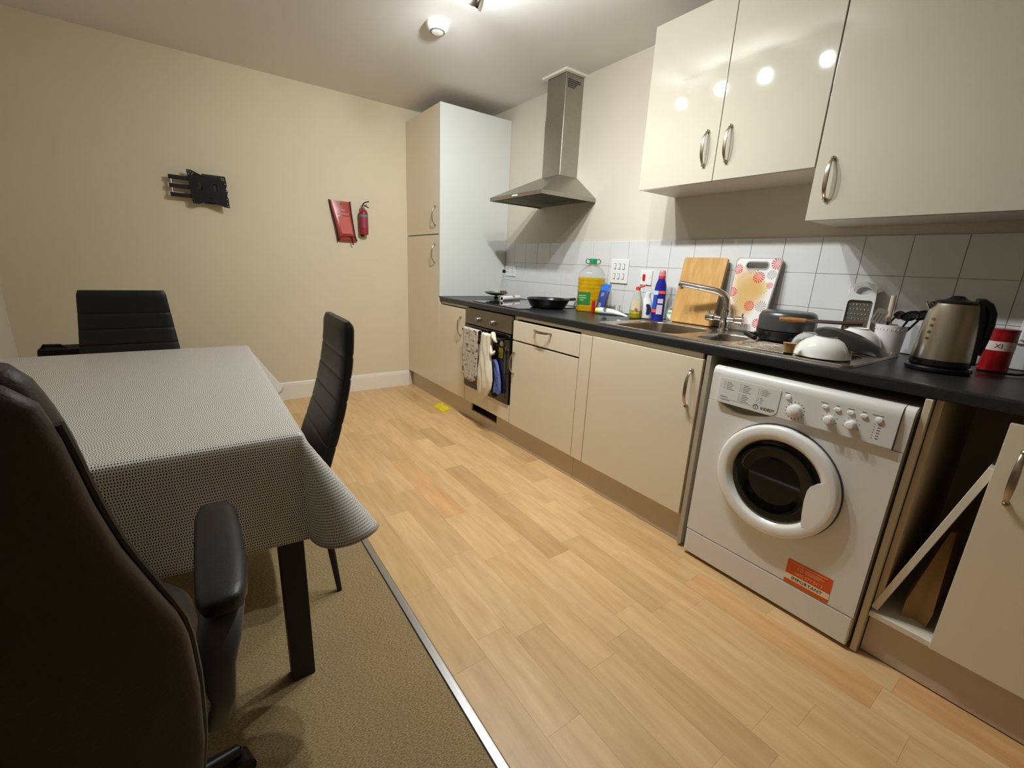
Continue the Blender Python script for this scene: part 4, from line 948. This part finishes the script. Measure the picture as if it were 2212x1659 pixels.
for s in (-1, 1): poly_plate(b, [(-.055, 0), (.005, 0), (.005, .23), (-.03, .255), (-.055, .22)], [], .004, Mg @ Matrix.Translation((s*.046-.002, 0, 0)) @ Matrix.Rotation(R(90), 4, 'Y') @ Matrix.Scale(-1, 4, (1, 0, 0)) @ Matrix.Translation((0, 0, 0)))
obj('side_wall', b, white_pl_m, gr)
b = nb(); poly_plate(b, rrect(-.041, .041, .045, .196, .012, 4), [], .0015, Mg @ Matrix.Translation((0, 0, .004))); obj('steel_face', b, mat('grater_steel', C(104, 102, 92), .45, .4), gr)
b = nb()
for j in range(4):
    for i in range(6): 
        p = Mg @ Vector((-.031+.0115*i+(.005 if j % 2 else 0), .178-.019*j, .0055)); lathe(b, [(.0034, 0), (.0028, .0018), (.001, .0028)], p, Mg.to_3x3() @ Vector((0, 0, 1)), 8)
box_m = Mg @ Matrix.Translation((0, .088, .006)); 
for dz in (0, -.013): poly_plate(b, rrect(-.030, .026, dz-.003, dz+.003, .0028, 3), [], .004, box_m)
obj('teeth', b, chrome_m, gr)['kind'] = 'stuff'
# utensil pot
up_ = L3('utensil_pot', 'white embossed pot of cooking utensils between the grater and the kettle', 'pot', -.135, -3.475)
c = (-.135, -3.472, .9112); b = nb(); lathe(b, [(.001, 0), (.038, 0), (.041, .003), (.043, .02), (.0475, .10), (.0490, .112), (.0485, .116), (.0455, .116), (.043, .10), (.038, .01), (.001, .008)], c, seg=40); obj('pot_body', b, mat('matt_white_ceramic', C(226, 222, 220), .4), up_)
b = nb()
for i in range(26):
    a = 2*PI*i/26
    for z, r in ((.100, .0476), (.014, .0422)): lathe(b, [(.0028, -.001), (.0022, .0012), (.0005, .0018)], (c[0]+r*math.cos(a), c[1]+r*math.sin(a), c[2]+z), (math.cos(a), math.sin(a), 0), 6)
obj('embossing', b, mat('matt_white_ceramic', C(226, 222, 220), .4), up_)['kind'] = 'stuff'
def utensil(name, label, base, tip, parts): 
    t = thing(name, label, 'utensil', base); 
    for nm, bm_, m_ in parts: obj(nm, bm_, m_, t)
b1 = nb(); tube(b1, [(-.125, -3.462, .925), (-.118, -3.452, 1.04)], .004, 8); b2 = nb(); tube(b2, [(-.118, -3.452, 1.036), (-.112, -3.448, 1.135)], [.009, .008], 10)
utensil('wooden_spoon', 'pale wooden handled utensil upright in the white pot', (-.125, -3.462, .925), None, [('stem', b1, black_m), ('wooden_handle', b2, mat('pale_wood', C(206, 186, 160), .6))])
b1 = nb(); tube(b1, [(-.14, -3.45, .925), (-.15, -3.424, 1.03)], .003, 8); b2 = nb(); poly_plate(b2, rrect(-.020, .020, 0, .062, .014, 4), [rrect(-.012, -.007, .01, .045, .002, 2)[::-1], rrect(-.002, .003, .01, .045, .002, 2)[::-1], rrect(.008, .013, .01, .045, .002, 2)[::-1]], .0015, Matrix.Translation((-.151, -3.422, 1.025)) @ Matrix.Rotation(R(16), 4, 'X') @ face_negx(0, 0, 0))
utensil('slotted_spatula', 'steel slotted spatula in the white pot, nearest the grater', (-.14, -3.45, .925), None, [('stem', b1, steel_m), ('blade', b2, steel_m)])
for nm, lab, p, q, r in (('ladle', 'black plastic ladle in the white pot, bowl towards the sink', (-.15, -3.485, .93), (-.165, -3.525, 1.062), .028), ('ladle', 'second black ladle in the white pot, half behind the kettle', (-.13, -3.49, .93), (-.125, -3.548, 1.066), .027)):
    b1 = nb(); tube(b1, [p, ((p[0]+q[0])/2, (p[1]+q[1])/2+.008, (p[2]+q[2])/2), q], .0038, 8); b2 = nb()
    lathe(b2, [(.001, -.008), (r*.55, -.006), (r*.9, .002), (r, .010), (r*.94, .010), (r*.8, .003), (.001, -.004)], q, (-.5, .25, .75), 24)
    utensil(nm, lab, p, None, [('stem', b1, black_m), ('ladle_bowl', b2, blackgl_m)])
b1 = nb(); tube(b1, [(-.11, -3.45, .93), (-.100, -3.447, 1.02), (-.095, -3.466, 1.055)], .0035, 8); b2 = nb(); lathe(b2, [(.001, -.005), (.014, -.003), (.018, .003), (.001, .001)], (-.095, -3.478, 1.062), (-.7, -.2, .4), 20)
utensil('serving_spoon', 'dark serving spoon behind the wooden handle in the white pot', (-.11, -3.45, .93), None, [('stem', b1, black_m), ('spoon_bowl', b2, mat('brown_plastic', C(60, 40, 34), .35))])
for o in list(D.objects):
    if o.parent is None and (o.name.split('.')[0] in ('utensil_pot', 'wooden_spoon', 'slotted_spatula', 'ladle', 'serving_spoon')): o.location.y += .022
# kettle
kt = L3('electric_kettle', 'brushed steel electric kettle with black lid, handle and base', 'kettle', -.335, -3.650)
kc = Vector((-.335, -3.640, .9112))
b = nb(); lathe(b, [(.001, 0), (.078, 0), (.082, .004), (.082, .012), (.078, .017), (.001, .018)], kc, seg=48); obj('power_base', b, blackgl_m, kt)
b = nb(); lathe(b, [(.072, .019), (.0745, .022), (.074, .038), (.0735, .040)], kc, seg=48); obj('lower_band', b, blackgl_m, kt)
b = nb(); lathe(b, [(.0735, .039), (.0735, .042), (.070, .10), (.066, .15), (.0615, .185), (.057, .208), (.0545, .216)], kc, seg=56); obj('steel_body', b, brush_kettle, kt)
b = nb(); lathe(b, [(.0555, .214), (.055, .219), (.050, .223), (.030, .226), (.020, .232), (.014, .238), (.001, .240)], kc, seg=40)
obj('lid', b, blackgl_m, kt)
hdv = Vector((.38, -.92, 0)).normalized(); zv = Vector((0, 0, 1)); b = nb(); sdv = zv.cross(hdv).normalized()
pth = [(.045, .219, .018), (.062, .220, .017), (.082, .212, .015), (.099, .190, .014), (.105, .155, .013), (.103, .115, .012), (.098, .085, .012), (.094, .062, .011)]
rs = []
pth = [(.045+(d-.045)*.72, z, w*1.1) for d, z, w in pth]
for i, (d1, z1, w_) in enumerate(pth):
    a = pth[min(i+1, len(pth)-1)]; e = pth[max(i-1, 0)]; tn = (hdv*(a[0]-e[0])+zv*(a[1]-e[1])).normalized(); nn = tn.cross(sdv).normalized()
    rs.append(ring(kc+hdv*d1+zv*z1, sdv, nn, w_, w_*.8, 2.6, 16))
loft(b, rs); obj('handle', b, black_m, kt)
b = nb(); loft(b, [ring(kc+hdv*d1+zv*z1, sdv, hdv, w_, .010, 3, 14) for z1, d1, w_ in ((.03, .071, .030), (.08, .069, .030), (.14, .065, .028), (.19, .059, .026), (.214, .052, .024))]); obj('back_strip', b, black_m, kt)
b = nb(); sp_ = Vector((-.38, .92, 0)).normalized(); loft(b, [ring(kc+sp_*d1+zv*z1, zv.cross(sp_), sp_, w_, .010, 2, 14) for z1, d1, w_ in ((.195, .054, .010), (.208, .062, .016), (.217, .066, .018))]); obj('pouring_lip', b, brush_kettle, kt)
b = nb(); mk = Vector((-.87, .49, 0)).normalized(); u_, v_, d0 = basis(mk)
for i, z in enumerate((.165, .145, .124, .104)):
    r = .0745-.0105*(z/.2)*1.2-.0005+.0035; lathe(b, [(.0042, 0), (.0042, .001), (.0028, .001), (.0028, 0)], kc+mk*(.0668+(.0038*(.165-z)/.06))+zv*z, mk, 14, cap=False)
obj('level_marks', b, ink_m, kt)
# red tin
rt = L3('red_tin', 'red drinks tin with a white band behind the kettle', 'tin', -.13, -3.745)
tcn = Vector((-.125, -3.738, .9112)); b = nb(); lathe(b, [(.001, 0), (.036, 0), (.0375, .002), (.0375, .009), (.0365, .010), (.0365, .132), (.0375, .134), (.0375, .140), (.001, .140)], tcn, seg=40); obj('tin_body', b, redtin_m, rt)
b = nb(); lathe(b, [(.0366, .070), (.0369, .070), (.0369, .100), (.0366, .100)], tcn, seg=40, cap=False); bd = obj('white_band', b, mat('tin_band', C(222, 208, 196), .4), rt)
dv = Vector((-.95, -.05, 0)).normalized(); sd = Vector((0, 0, 1)).cross(dv)
obj('lettering', text_bm('XI', .020, Matrix(((sd.x, 0, dv.x, tcn.x+dv.x*.0371), (sd.y, 0, dv.y, tcn.y+dv.y*.0371), (0, 1, 0, tcn.z+.085), (0, 0, 0, 1))), bend=.0369), redtin_m, bd, smooth=False)
b = nb(); tube(b, [(-.25, -3.72, .921), (-.20, -3.80, .917), (-.13, -3.86, .925), (-.08, -3.87, .97), (-.05, -3.83, 1.01), (-.055, -3.795, 1.035)], .0038, 8)
tag(obj('power_cable', b, black_m), 'black power cable curving up the tiles at the right edge', 'cable')

# ------------------------------------------------------------------ far wall
tvb = thing('tv_bracket', 'empty black swing-arm television bracket on the far wall', 'bracket', (-2.15, -.01, 1.5))
Mt = Matrix.Translation((-2.125, -.075, 1.590)) @ Matrix.Rotation(R(-4), 4, 'Z') @ Matrix.Rotation(R(0), 4, 'Y') @ face_negy(0, 0, 0)
out_ = [(-.110, .112), (-.085, .112), (-.055, .098), (-.02, .082), (.02, .078), (.055, .082), (.080, .093), (.108, .093), (.112, .060), (.113, .030), (.107, .018), (.108, .008), (.116, -.004), (.112, -.020), (.109, -.034), (.115, -.050), (.117, -.112), (.085, -.108), (.045, -.092), (.005, -.084), (-.035, -.090), (-.062, -.102), (-.095, -.100), (-.100, -.06), (-.102, 0), (-.106, .06)]
holes = []
for cx, cy in ((-.100, .102), (-.086, .100), (-.098, .086), (-.082, .084), (-.074, .092), (.084, .080), (.097, .080), (.088, .070), (.099, .068), (.104, .044), (.106, -.002), (.106, -.056), (.106, -.082), (.107, -.100), (-.088, -.088), (-.090, -.072)): holes.append(circ(cx, cy, .0032, 6)[::-1])
holes.append(rrect(-.052, -.030, -.012, .034, .003, 2)[::-1]); holes.append(rrect(.034, .056, -.010, .034, .004, 2)[::-1]); holes.append(rrect(.000, .022, -.060, -.054, .002, 2)[::-1])
b = nb(); poly_plate(b, out_, holes, .003, Mt); obj('mount_plate', b, black_m, tvb)
for z in (1.646, 1.592, 1.536): obj('arm', box(nb(), -2.338, -2.12, -.062, -.040, z-.013, z+.013, .003, 2), black_m, tvb)
b = nb(); cyl(b, (-2.325, -.050, 1.525), (-2.325, -.050, 1.66), .008, seg=12); obj('pivot_pin', b, steel_m, tvb)
obj('hub', box(nb(), -2.16, -2.07, -.070, -.038, 1.535, 1.65, .004, 2), black_m, tvb); obj('wall_plate', box(nb(), -2.15, -2.04, -.038, -.0005, 1.50, 1.69, .003, 2), black_m, tvb)

fbk = thing('fire_blanket', 'red fire blanket pouch hanging on the far wall', 'fire blanket', (-1.21, -.02, 1.31))
def fbr(z, xl, xr, d, y): return [(xl, y, z), (xl+.02, y-d, z), (xr-.02, y-d, z), (xr, y, z), (xr, -.003, z), (xl, -.003, z)]
b = nb(); loft(b, [fbr(1.624, -1.312, -1.150, .006, -.010), fbr(1.56, -1.302, -1.148, .012, -.014), fbr(1.47, -1.284, -1.138, .020, -.022), fbr(1.38, -1.268, -1.128, .024, -.028), fbr(1.335, -1.262, -1.118, .022, -.024), fbr(1.312, -1.262, -1.112, .010, -.016)]); bb = obj('pouch', b, redblank_m, fbk, ang=50)
for pts in (((-1.314, -.012, 1.628), (-1.302, -.018, 1.55), (-1.282, -.026, 1.45), (-1.266, -.032, 1.36), (-1.262, -.02, 1.308)), ((-1.150, -.012, 1.628), (-1.146, -.018, 1.55), (-1.136, -.026, 1.45), (-1.126, -.032, 1.36), (-1.108, -.02, 1.318))):
    b = nb(); tube(b, pts, .005, 8); obj('side_binding', b, blank_bind_m, fbk)
b = nb(); tube(b, [(-1.258, -.045, 1.330), (-1.24, -.05, 1.348), (-1.19, -.052, 1.350), (-1.15, -.05, 1.352), (-1.122, -.045, 1.350)], .003, 8); tube(b, [(-1.175, -.050, 1.352), (-1.155, -.056, 1.338), (-1.152, -.05, 1.30), (-1.146, -.04, 1.288)], .0045, 8); obj('pull_strap', b, blank_bind_m, fbk)
Mw = Matrix(((1, -.15, 0, -1.207), (0, .11, -1, -.0425), (0, 1, 0, 1.47), (0, 0, 0, 1)))
obj('lettering', text_bm('BLANKET', .023, Mw @ Matrix.Translation((0, .053, .0035)), bm=text_bm('FIRE', .023, Mw @ Matrix.Translation((0, .082, .0035))), sx=.95), palered_m, fbk, smooth=False)
b = nb(); poly_plate(b, rrect(-.044, .044, -.100, .034, .004, 2), [], .0008, Mw @ Matrix.Translation((0, 0, .0025))); obj('clear_window', b, clearwin_m, fbk)
b = nb(); cyl(b, (-1.222, -.03, 1.606), (-1.222, -.016, 1.606), .006, seg=12); obj('hook', b, chrome_m, fbk)

fx = thing('fire_extinguisher', 'small red fire extinguisher on the far wall beside the fire blanket', 'fire extinguisher', (-1.055, -.05, 1.372))
c = (-1.055, -.052, 1.374); b = nb(); lathe(b, [(.001, .0), (.032, 0), (.036, .006), (.036, .165), (.034, .180), (.024, .195), (.013, .202), (.012, .212)], c, seg=36); obj('cylinder', b, redfire_m, fx)
b = nb(); lathe(b, [(.0364, .055), (.0367, .055), (.0367, .160), (.0364, .160)], c, seg=36, cap=False); lb = obj('label', b, mat('dusky_label', C(150, 60, 76), .45), fx)
b = nb(); lathe(b, [(.0366, .140), (.0371, .140), (.0371, .158), (.0366, .158)], c, seg=36, cap=False); obj('label_band', b, mat('steel_blue_print', C(110, 124, 134), .45), lb)
b = nb(); lathe(b, [(.010, .205), (.012, .208), (.012, .226), (.008, .230)], c, seg=16); lathe(b, [(.009, 0), (.009, .012)], (-1.063, -.052, 1.592), (-1, -.2, 0), 14); obj('valve', b, steel_m, fx)
b = nb(); tube(b, [(-1.065, -.052, 1.598), (-1.052, -.056, 1.622), (-1.032, -.060, 1.634), (-1.008, -.064, 1.640)], .0045, 8); tube(b, [(-1.055, -.052, 1.600), (-1.035, -.056, 1.604), (-1.012, -.060, 1.590)], .0045, 8); obj('squeeze_handle', b, black_m, fx)
b = nb(); box(b, -1.068, -1.042, -.016, -.0005, 1.36, 1.56, .002, 1); obj('wall_hook', b, black_m, fx)

# ------------------------------------------------------------------ ceiling
sm = thing('smoke_alarm', 'round white smoke alarm on the ceiling', 'smoke alarm', (-1.048, -1.425, 2.38))
c = (-1.048, -1.425, 2.4208); b = nb(); lathe(b, [(.001, 0), (.060, 0), (.061, .004), (.060, .020), (.054, .030), (.045, .036), (.040, .037), (.001, .037)], c, (0, 0, -1), 44); obj('housing', b, smokew_m, sm)
b = nb(); lathe(b, [(.0395, .036), (.0395, .041), (.034, .041), (.034, .036)], c, (0, 0, -1), 36, cap=False); obj('grille_ring', b, smokeg_m, sm)
b = nb(); lathe(b, [(.033, .036), (.033, .042), (.030, .044), (.001, .044)], c, (0, 0, -1), 36); obj('test_button', b, smokew_m, sm)
sl = thing('spotlight_bar', 'chrome ceiling spotlight bar, one head visible at the top edge', 'light', (-1.16, -2.30, 2.40))
obj('bar', box(nb(), -1.172, -1.148, -2.80, -1.88, 2.408, 2.4205, .004, 2), mat('satin_bar', C(225, 222, 216), .35), sl)
heads = [((-1.112, -1.940, 2.296), Vector((-.15, .45, -.75))), ((-1.16, -2.18, 2.315), Vector((.5, .1, -.8))), ((-1.16, -2.44, 2.315), Vector((.5, 0, -.8))), ((-1.16, -2.74, 2.315), Vector((.1, -.2, -.9)))]
for (hx, hy, hz), dv in heads:
    dv = dv.normalized(); pc = Vector((hx, hy, hz)); b = nb()
    lathe(b, [(.006, -.050), (.018, -.048), (.026, -.036), (.030, -.014), (.031, .010), (.030, .012), (.028, .004), (.001, .002)], pc, dv, 28)
    tube(b, [pc-dv*.02+Vector((0, 0, .0)), Vector((hx, hy, 2.402))], .004, 8)
    hh = obj('spotlight_head', b, chrome_m, sl)
    if hy < -2.0: obj('bulb', lathe(nb(), [(.001, .006), (.024, .006), (.026, .008), (.001, .010)], pc, dv, 24), bulb_m, hh)

# ------------------------------------------------------------------ table, cloth
TX0, TX1, TY0, TY1 = -3.03, -2.115, -2.830, -1.555
tbl = thing('dining_table', 'rectangular black-legged dining table under the dashed cloth', 'table', ((TX0+TX1)/2, (TY0+TY1)/2, 0))
obj('tabletop', box(nb(), TX0+.003, TX1-.003, TY0+.003, TY1-.003, .722, .748, .003, 2), black_m, tbl)
b = nb()
for a_ in ((TX0+.05, TX1-.05, TY0+.05, TY0+.07), (TX0+.05, TX1-.05, TY1-.07, TY1-.05), (TX0+.05, TX0+.07, TY0+.07, TY1-.07), (TX1-.07, TX1-.05, TY0+.07, TY1-.07)): box(b, *a_, .66, .722)
obj('apron', b, legm, tbl)
for x, y in ((TX1-.037, TY0+.012), (TX1-.037, TY1-.012), (TX0+.037, TY0+.012), (TX0+.037, TY1-.012)):
    s = 1 if y < -2.2 else -1
    obj('leg', box(nb(), x-.030, x+.030, y-.012*(s > 0)-.0, y+.030*s if s > 0 else y-.030, .001, .722, .0015, 1), legm, tbl)
OV = .285
def drop(d, rr=.016, sl=.06):
    a = rr*PI/2
    if d <= 0: return 0, 0
    if d < a: t = d/rr; return rr*math.sin(t), rr*(1-math.cos(t))
    e = d-a; return rr+e*math.sin(sl), rr+e*math.cos(sl)
ztop = .7515
def cloth_pt(s, t):
    dx = max(TX0-s, 0, s-TX1); sx = 1 if s > TX1 else -1
    dy = max(TY0-t, 0, t-TY1); sy = 1 if t > TY1 else -1
    cx, cy = min(max(s, TX0), TX1), min(max(t, TY0), TY1)
    if dx == 0 or dy == 0:
        d = max(dx, dy); o_, h_ = drop(d)
        # gentle waves towards the hem, and flaring near the corners
        along = t if dx > 0 else s
        l0, l1 = (TY0, TY1) if dx > 0 else (TX0, TX1)
        e = min(along-l0, l1-along); w_ = (.012*math.sin(along*11+1.3)+.006*math.sin(along*23))*(d/OV)**1.5
        fl_ = max(0, 1-e/.22)**2*(d/OV)*.02
        if d > .02: o_ += w_*min(1, e*6)+fl_+abs(w_)*0
        return Vector((cx+(sx*o_ if dx > 0 else 0), cy+(sy*o_ if dy > 0 else 0), ztop-h_))
    r = math.hypot(dx, dy); th = math.atan2(dy, dx); f = math.sin(2*th)
    r *= (1+.13*f)*max(math.cos(th), math.sin(th))
    al = .06+.62*f**.9
    rr = .016; a = rr*PI/2
    o_, h_ = drop(r, rr, al)
    o_ += .02*(r/OV)*(1-f)**2
    # azimuth opened slightly so the fold is rounded
    ph = th
    return Vector((cx+sx*o_*math.cos(ph), cy+sy*o_*math.sin(ph), ztop-h_))
def axis_pts(a, b_, ov):
    out = [a-ov+ov*i/18 for i in range(18)]; n_ = 26
    out += [a-.0001+0*i for i in range(0)]
    out += [a+(b_-a)*i/n_ for i in range(n_+1)]
    out += [b_+ov*(i+1)/18 for i in range(18)]
    ex = [a-.004, a-.009, a-.016, b_+.004, b_+.009, b_+.016]
    return sorted(out+ex)
ss_, tt_ = axis_pts(TX0, TX1, OV), axis_pts(TY0, TY1, OV)
me = D.meshes.new('tablecloth'); V = []; F = []; UV = []
def sq(s, t):   # round the very corners of the cloth
    return s, t
for t_ in tt_:
    for s_ in ss_: V.append(cloth_pt(s_, t_)); UV.append((s_, t_))
ns = len(ss_)
for j in range(len(tt_)-1):
    for i in range(ns-1): F.append((j*ns+i, j*ns+i+1, (j+1)*ns+i+1, (j+1)*ns+i))
base = Vector(((TX0+TX1)/2, (TY0+TY1)/2, .75))
me.from_pydata([tuple(v-base) for v in V], [], F); me.materials.append(dash_m); me.materials.append(mat('cloth_backing', C(222, 214, 200), .7))
uvl = me.uv_layers.new(name='UVMap')
for lp in me.loops: uvl.data[lp.index].uv = UV[lp.vertex_index]
me.polygons.foreach_set('use_smooth', [True]*len(me.polygons))
tcl = D.objects.new('tablecloth', me); COL.objects.link(tcl); tcl.location = base; tcl['_w'] = list(base)
md = tcl.modifiers.new('s', 'SOLIDIFY'); md.thickness = .0012; md.offset = -1; md.material_offset = 1; md.material_offset_rim = 1
tag(tcl, 'white wipe-clean tablecloth printed with rows of small black dashes over the table', 'tablecloth')

# ------------------------------------------------------------------ dining chairs (built facing -X at the origin, then placed)
def dining_chair(label, loc, rz, group):
    t = thing('dining_chair', label, 'chair', loc, group); t['_w'] = [0, 0, 0]; t.rotation_euler = (0, 0, rz)
    # backrest: profile x (rear face), z ; chair faces -X, back at x = 0
    prof = [(-.130, .40), (-.115, .47), (-.095, .53), (-.070, .60), (-.048, .67), (-.028, .75), (-.012, .83), (-.004, .90), (0, .955), (-.002, .972)]
    def px(z):
        for (xa, za), (xb_, zb_) in zip(prof, prof[1:]):
            if za <= z <= zb_: return xa+(xb_-xa)*(z-za)/(zb_-za)
        return prof[-1][0]
    b = nb(); rs = []; z = .405; grooves = [.560, .635, .710, .785, .860]; zs = []
    while z < .968: zs.append(z); z += .012
    for g in grooves: zs += [g-.004, g, g+.004]
    zs = sorted(set(zs))+[.972]
    for z in zs:
        x = px(z); g = 0
        for gz in grooves: g = max(g, 1-abs(z-gz)/.006) if abs(z-gz) < .006 else g
        top = max(0, (z-.945)/.027); th = .023*(1-.55*top**2)-.0035*g; hw = .212-.045*max(0, (z-.45)/.5)-.006*top**2-(.001*g)
        tan = Vector((px(min(z+.02, .97))-px(max(z-.02, .4)), 0, .04)).normalized(); nn = Vector((tan.z, 0, -tan.x))
        rs.append(ring((x-.019, 0, z), (0, 1, 0), nn, hw, th, 5, 32))
    loft(b, rs); obj('backrest', b, leather_m, t, ang=40)
    b = nb(); rs = []
    for h_, s_ in ((.405, .90), (.412, .98), (.43, 1.0), (.458, 1.0), (.470, .97), (.474, .90)): rs.append(ring((-.315, 0, h_), (1, 0, 0), (0, 1, 0), .205*s_, .212*s_, 5, 36))
    loft(b, rs); obj('seat', b, leather_m, t, ang=50)
    for sx_, sy_ in ((-.47, .17), (-.47, -.17), (-.15, .185), (-.15, -.185)):
        b = nb(); fx_ = sx_+(.04 if sx_ > -.3 else -.03); fy_ = sy_+.02*(1 if sy_ > 0 else -1)
        loft(b, [ring((fx_, fy_, .001), (1, 0, 0), (0, 1, 0), .0085, .0085, 2.5, 14), ring((sx_, sy_, .406), (1, 0, 0), (0, 1, 0), .017, .017, 2.5, 14)]); obj('leg', b, legm, t)
    return t
dining_chair('black padded dining chair seen side-on between the table and the kitchen aisle', (-1.858, -2.325, 0), R(-2), 'black dining chairs at the table')
dining_chair('black padded dining chair beyond the far side of the table', (-2.57, -1.06, 0), R(92), 'black dining chairs at the table')
b = nb(); rs = []
for z, s_ in ((.001, .94), (.02, 1), (.62, 1), (.645, .985), (.658, .95)): rs.append(ring((-2.850, -.78, z), (1, 0, 0), (0, 1, 0), .115*s_, .085*s_, 5, 28))
loft(b, rs); tube(b, [(-2.955, -.79, .645), (-2.94, -.8, .672), (-2.88, -.8, .670), (-2.86, -.79, .65)], .009, 8)
tag(obj('black_bag', b, suit_m), 'low black fabric bag behind the far left corner of the table', 'bag')

# ------------------------------------------------------------------ office chair (foreground)
OC = thing('office_chair', 'large dark leather office chair in the near left foreground', 'chair', (-2.60, -3.22, 0))
cx = -2.60
def interp(tab, z):
    if z <= tab[0][0]: return tab[0][1]
    for (a, va), (c_, vc) in zip(tab, tab[1:]):
        if z <= c_: return va+(vc-va)*(z-a)/(c_-a)
    return tab[-1][1]
SH = [(.44, .225), (.50, .25), (.60, .264), (.70, .270), (.78, .270), (.81, .266), (.85, .254), (.91, .237), (.96, .228), (1.03, .220), (1.06, .214), (1.08, .196), (1.092, .15)]
CU = [(.50, .20), (.56, .215), (.75, .222), (.845, .218), (.92, .214), (.965, .211), (1.0, .207), (1.03, .201), (1.057, .194), (1.073, .184), (1.088, .14)]
b = nb(); rs = []
for i in range(41):
    z = .44+.652*i/40; s = (z-.44)/.66; k = max(0, (z-1.03)/.062); kb = max(0, (.50-z)/.06)
    rs.append(ring((cx, -3.395-.12*s-.005, z), (1, 0, 0), (0, 1, .18), interp(SH, z), .028*(1-.6*k*k)*(1-.5*kb*kb), 2.8, 48))
loft(b, rs); obj('backrest_shell', b, leather2_m, OC, ang=60)
b = nb(); rs = []
for i in range(41):
    z = .50+.588*i/40; s = (z-.44)/.66; k = max(0, (z-1.03)/.058); kb = max(0, (.56-z)/.06)
    th = (.034+.006*math.sin((z-.5)*16)**2)*(1-.6*k*k)*(1-.5*kb*kb)
    rs.append(ring((cx, -3.340-.12*s+.028, z), (1, 0, 0), (0, 1, .18), interp(CU, z), th, 3.2, 48))
loft(b, rs); obj('backrest_cushion', b, leather2_m, OC, ang=60)
for sg in (1, -1):
    b = nb(); tube(b, [(cx+sg*interp(SH, .5+.03*k)*1.0, -3.395-.12*(.06+.03*k)/.66+.006, .5+.03*k) for k in range(19)], .004, 8); obj('piping', b, black_m, OC)
b = nb(); rs = []
for h_, s_ in ((.40, .86), (.415, .97), (.45, 1.0), (.49, .99), (.515, .93), (.52, .8)): rs.append(ring((cx, -3.125, h_), (1, 0, 0), (0, 1, 0), .25*s_, .235*s_, 4, 40))
loft(b, rs); obj('seat', b, leather2_m, OC, ang=60)
for sgn in (1, -1):
    ax = cx+.298*sgn
    b = nb(); rs = []
    for t_, w_, h_, dx_ in ((0, .010, .008, 0), (.03, .026, .016, 0), (.10, .033, .019, 0), (.30, .036, .020, .002), (.60, .036, .020, .003), (.85, .034, .019, .003), (.96, .026, .016, .002), (1, .010, .008, .002)):
        y = -3.305+.300*t_; rs.append(ring((ax+dx_*sgn, y, .678+.012*t_), (1, 0, 0), (0, 0, 1), w_, h_, 2.8, 28))
    loft(b, rs); ar = obj('armrest', b, arm_m, OC, ang=60)
    b = nb(); rs = []
    for p, w_, h_ in (((ax, -3.05, .658), .016, .010), ((ax, -3.18, .655), .024, .012), ((ax-.003*sgn, -3.265, .648), .030, .014), ((ax-.012*sgn, -3.300, .620), .029, .013), ((ax-.018*sgn, -3.308, .585), .024, .012), ((ax-.016*sgn, -3.300, .52), .016, .012), ((ax-.03*sgn, -3.27, .45), .016, .012), ((ax-.07*sgn, -3.20, .398), .018, .012)):
        rs.append((p, w_, h_))
    rr_ = []
    for i, (p, w_, h_) in enumerate(rs):
        a = Vector(rs[min(i+1, len(rs)-1)][0]); e = Vector(rs[max(i-1, 0)][0]); tn = (a-e).normalized(); sx_ = Vector((1, 0, 0)); nn = tn.cross(sx_).normalized(); rr_.append(ring(p, sx_, nn, w_, h_, 2.6, 20))
    loft(b, rr_); obj('arm_bracket', b, armgrey_m, ar, ang=60)
b = nb(); cyl(b, (cx, -3.1, .09), (cx, -3.1, .40), .028, seg=20); box(b, cx-.10, cx+.10, -3.2, -3.0, .375, .402, .01, 2); obj('gas_column', b, black_m, OC)
for k in range(5):
    a = 2*PI*k/5+.3; dv = Vector((math.cos(a), math.sin(a), 0)); b = nb()
    tube(b, [Vector((cx, -3.1, .11)), Vector((cx, -3.1, .10))+dv*.15, Vector((cx, -3.1, .075))+dv*.29], [.026, .022, .014], 12); sp_ = obj('base_spoke', b, black_m, OC)
    b = nb(); e = Vector((cx, -3.1, .028))+dv*.29; cr = Vector((0, 0, 1)).cross(dv); cyl(b, e-cr*.022, e+cr*.022, .027, seg=18); cyl(b, e+Vector((0, 0, .02)), e+Vector((0, 0, .05)), .008, seg=8); obj('castor', b, black_m, sp_)

for o in D.objects:
    if '_w' in o: del o['_w']
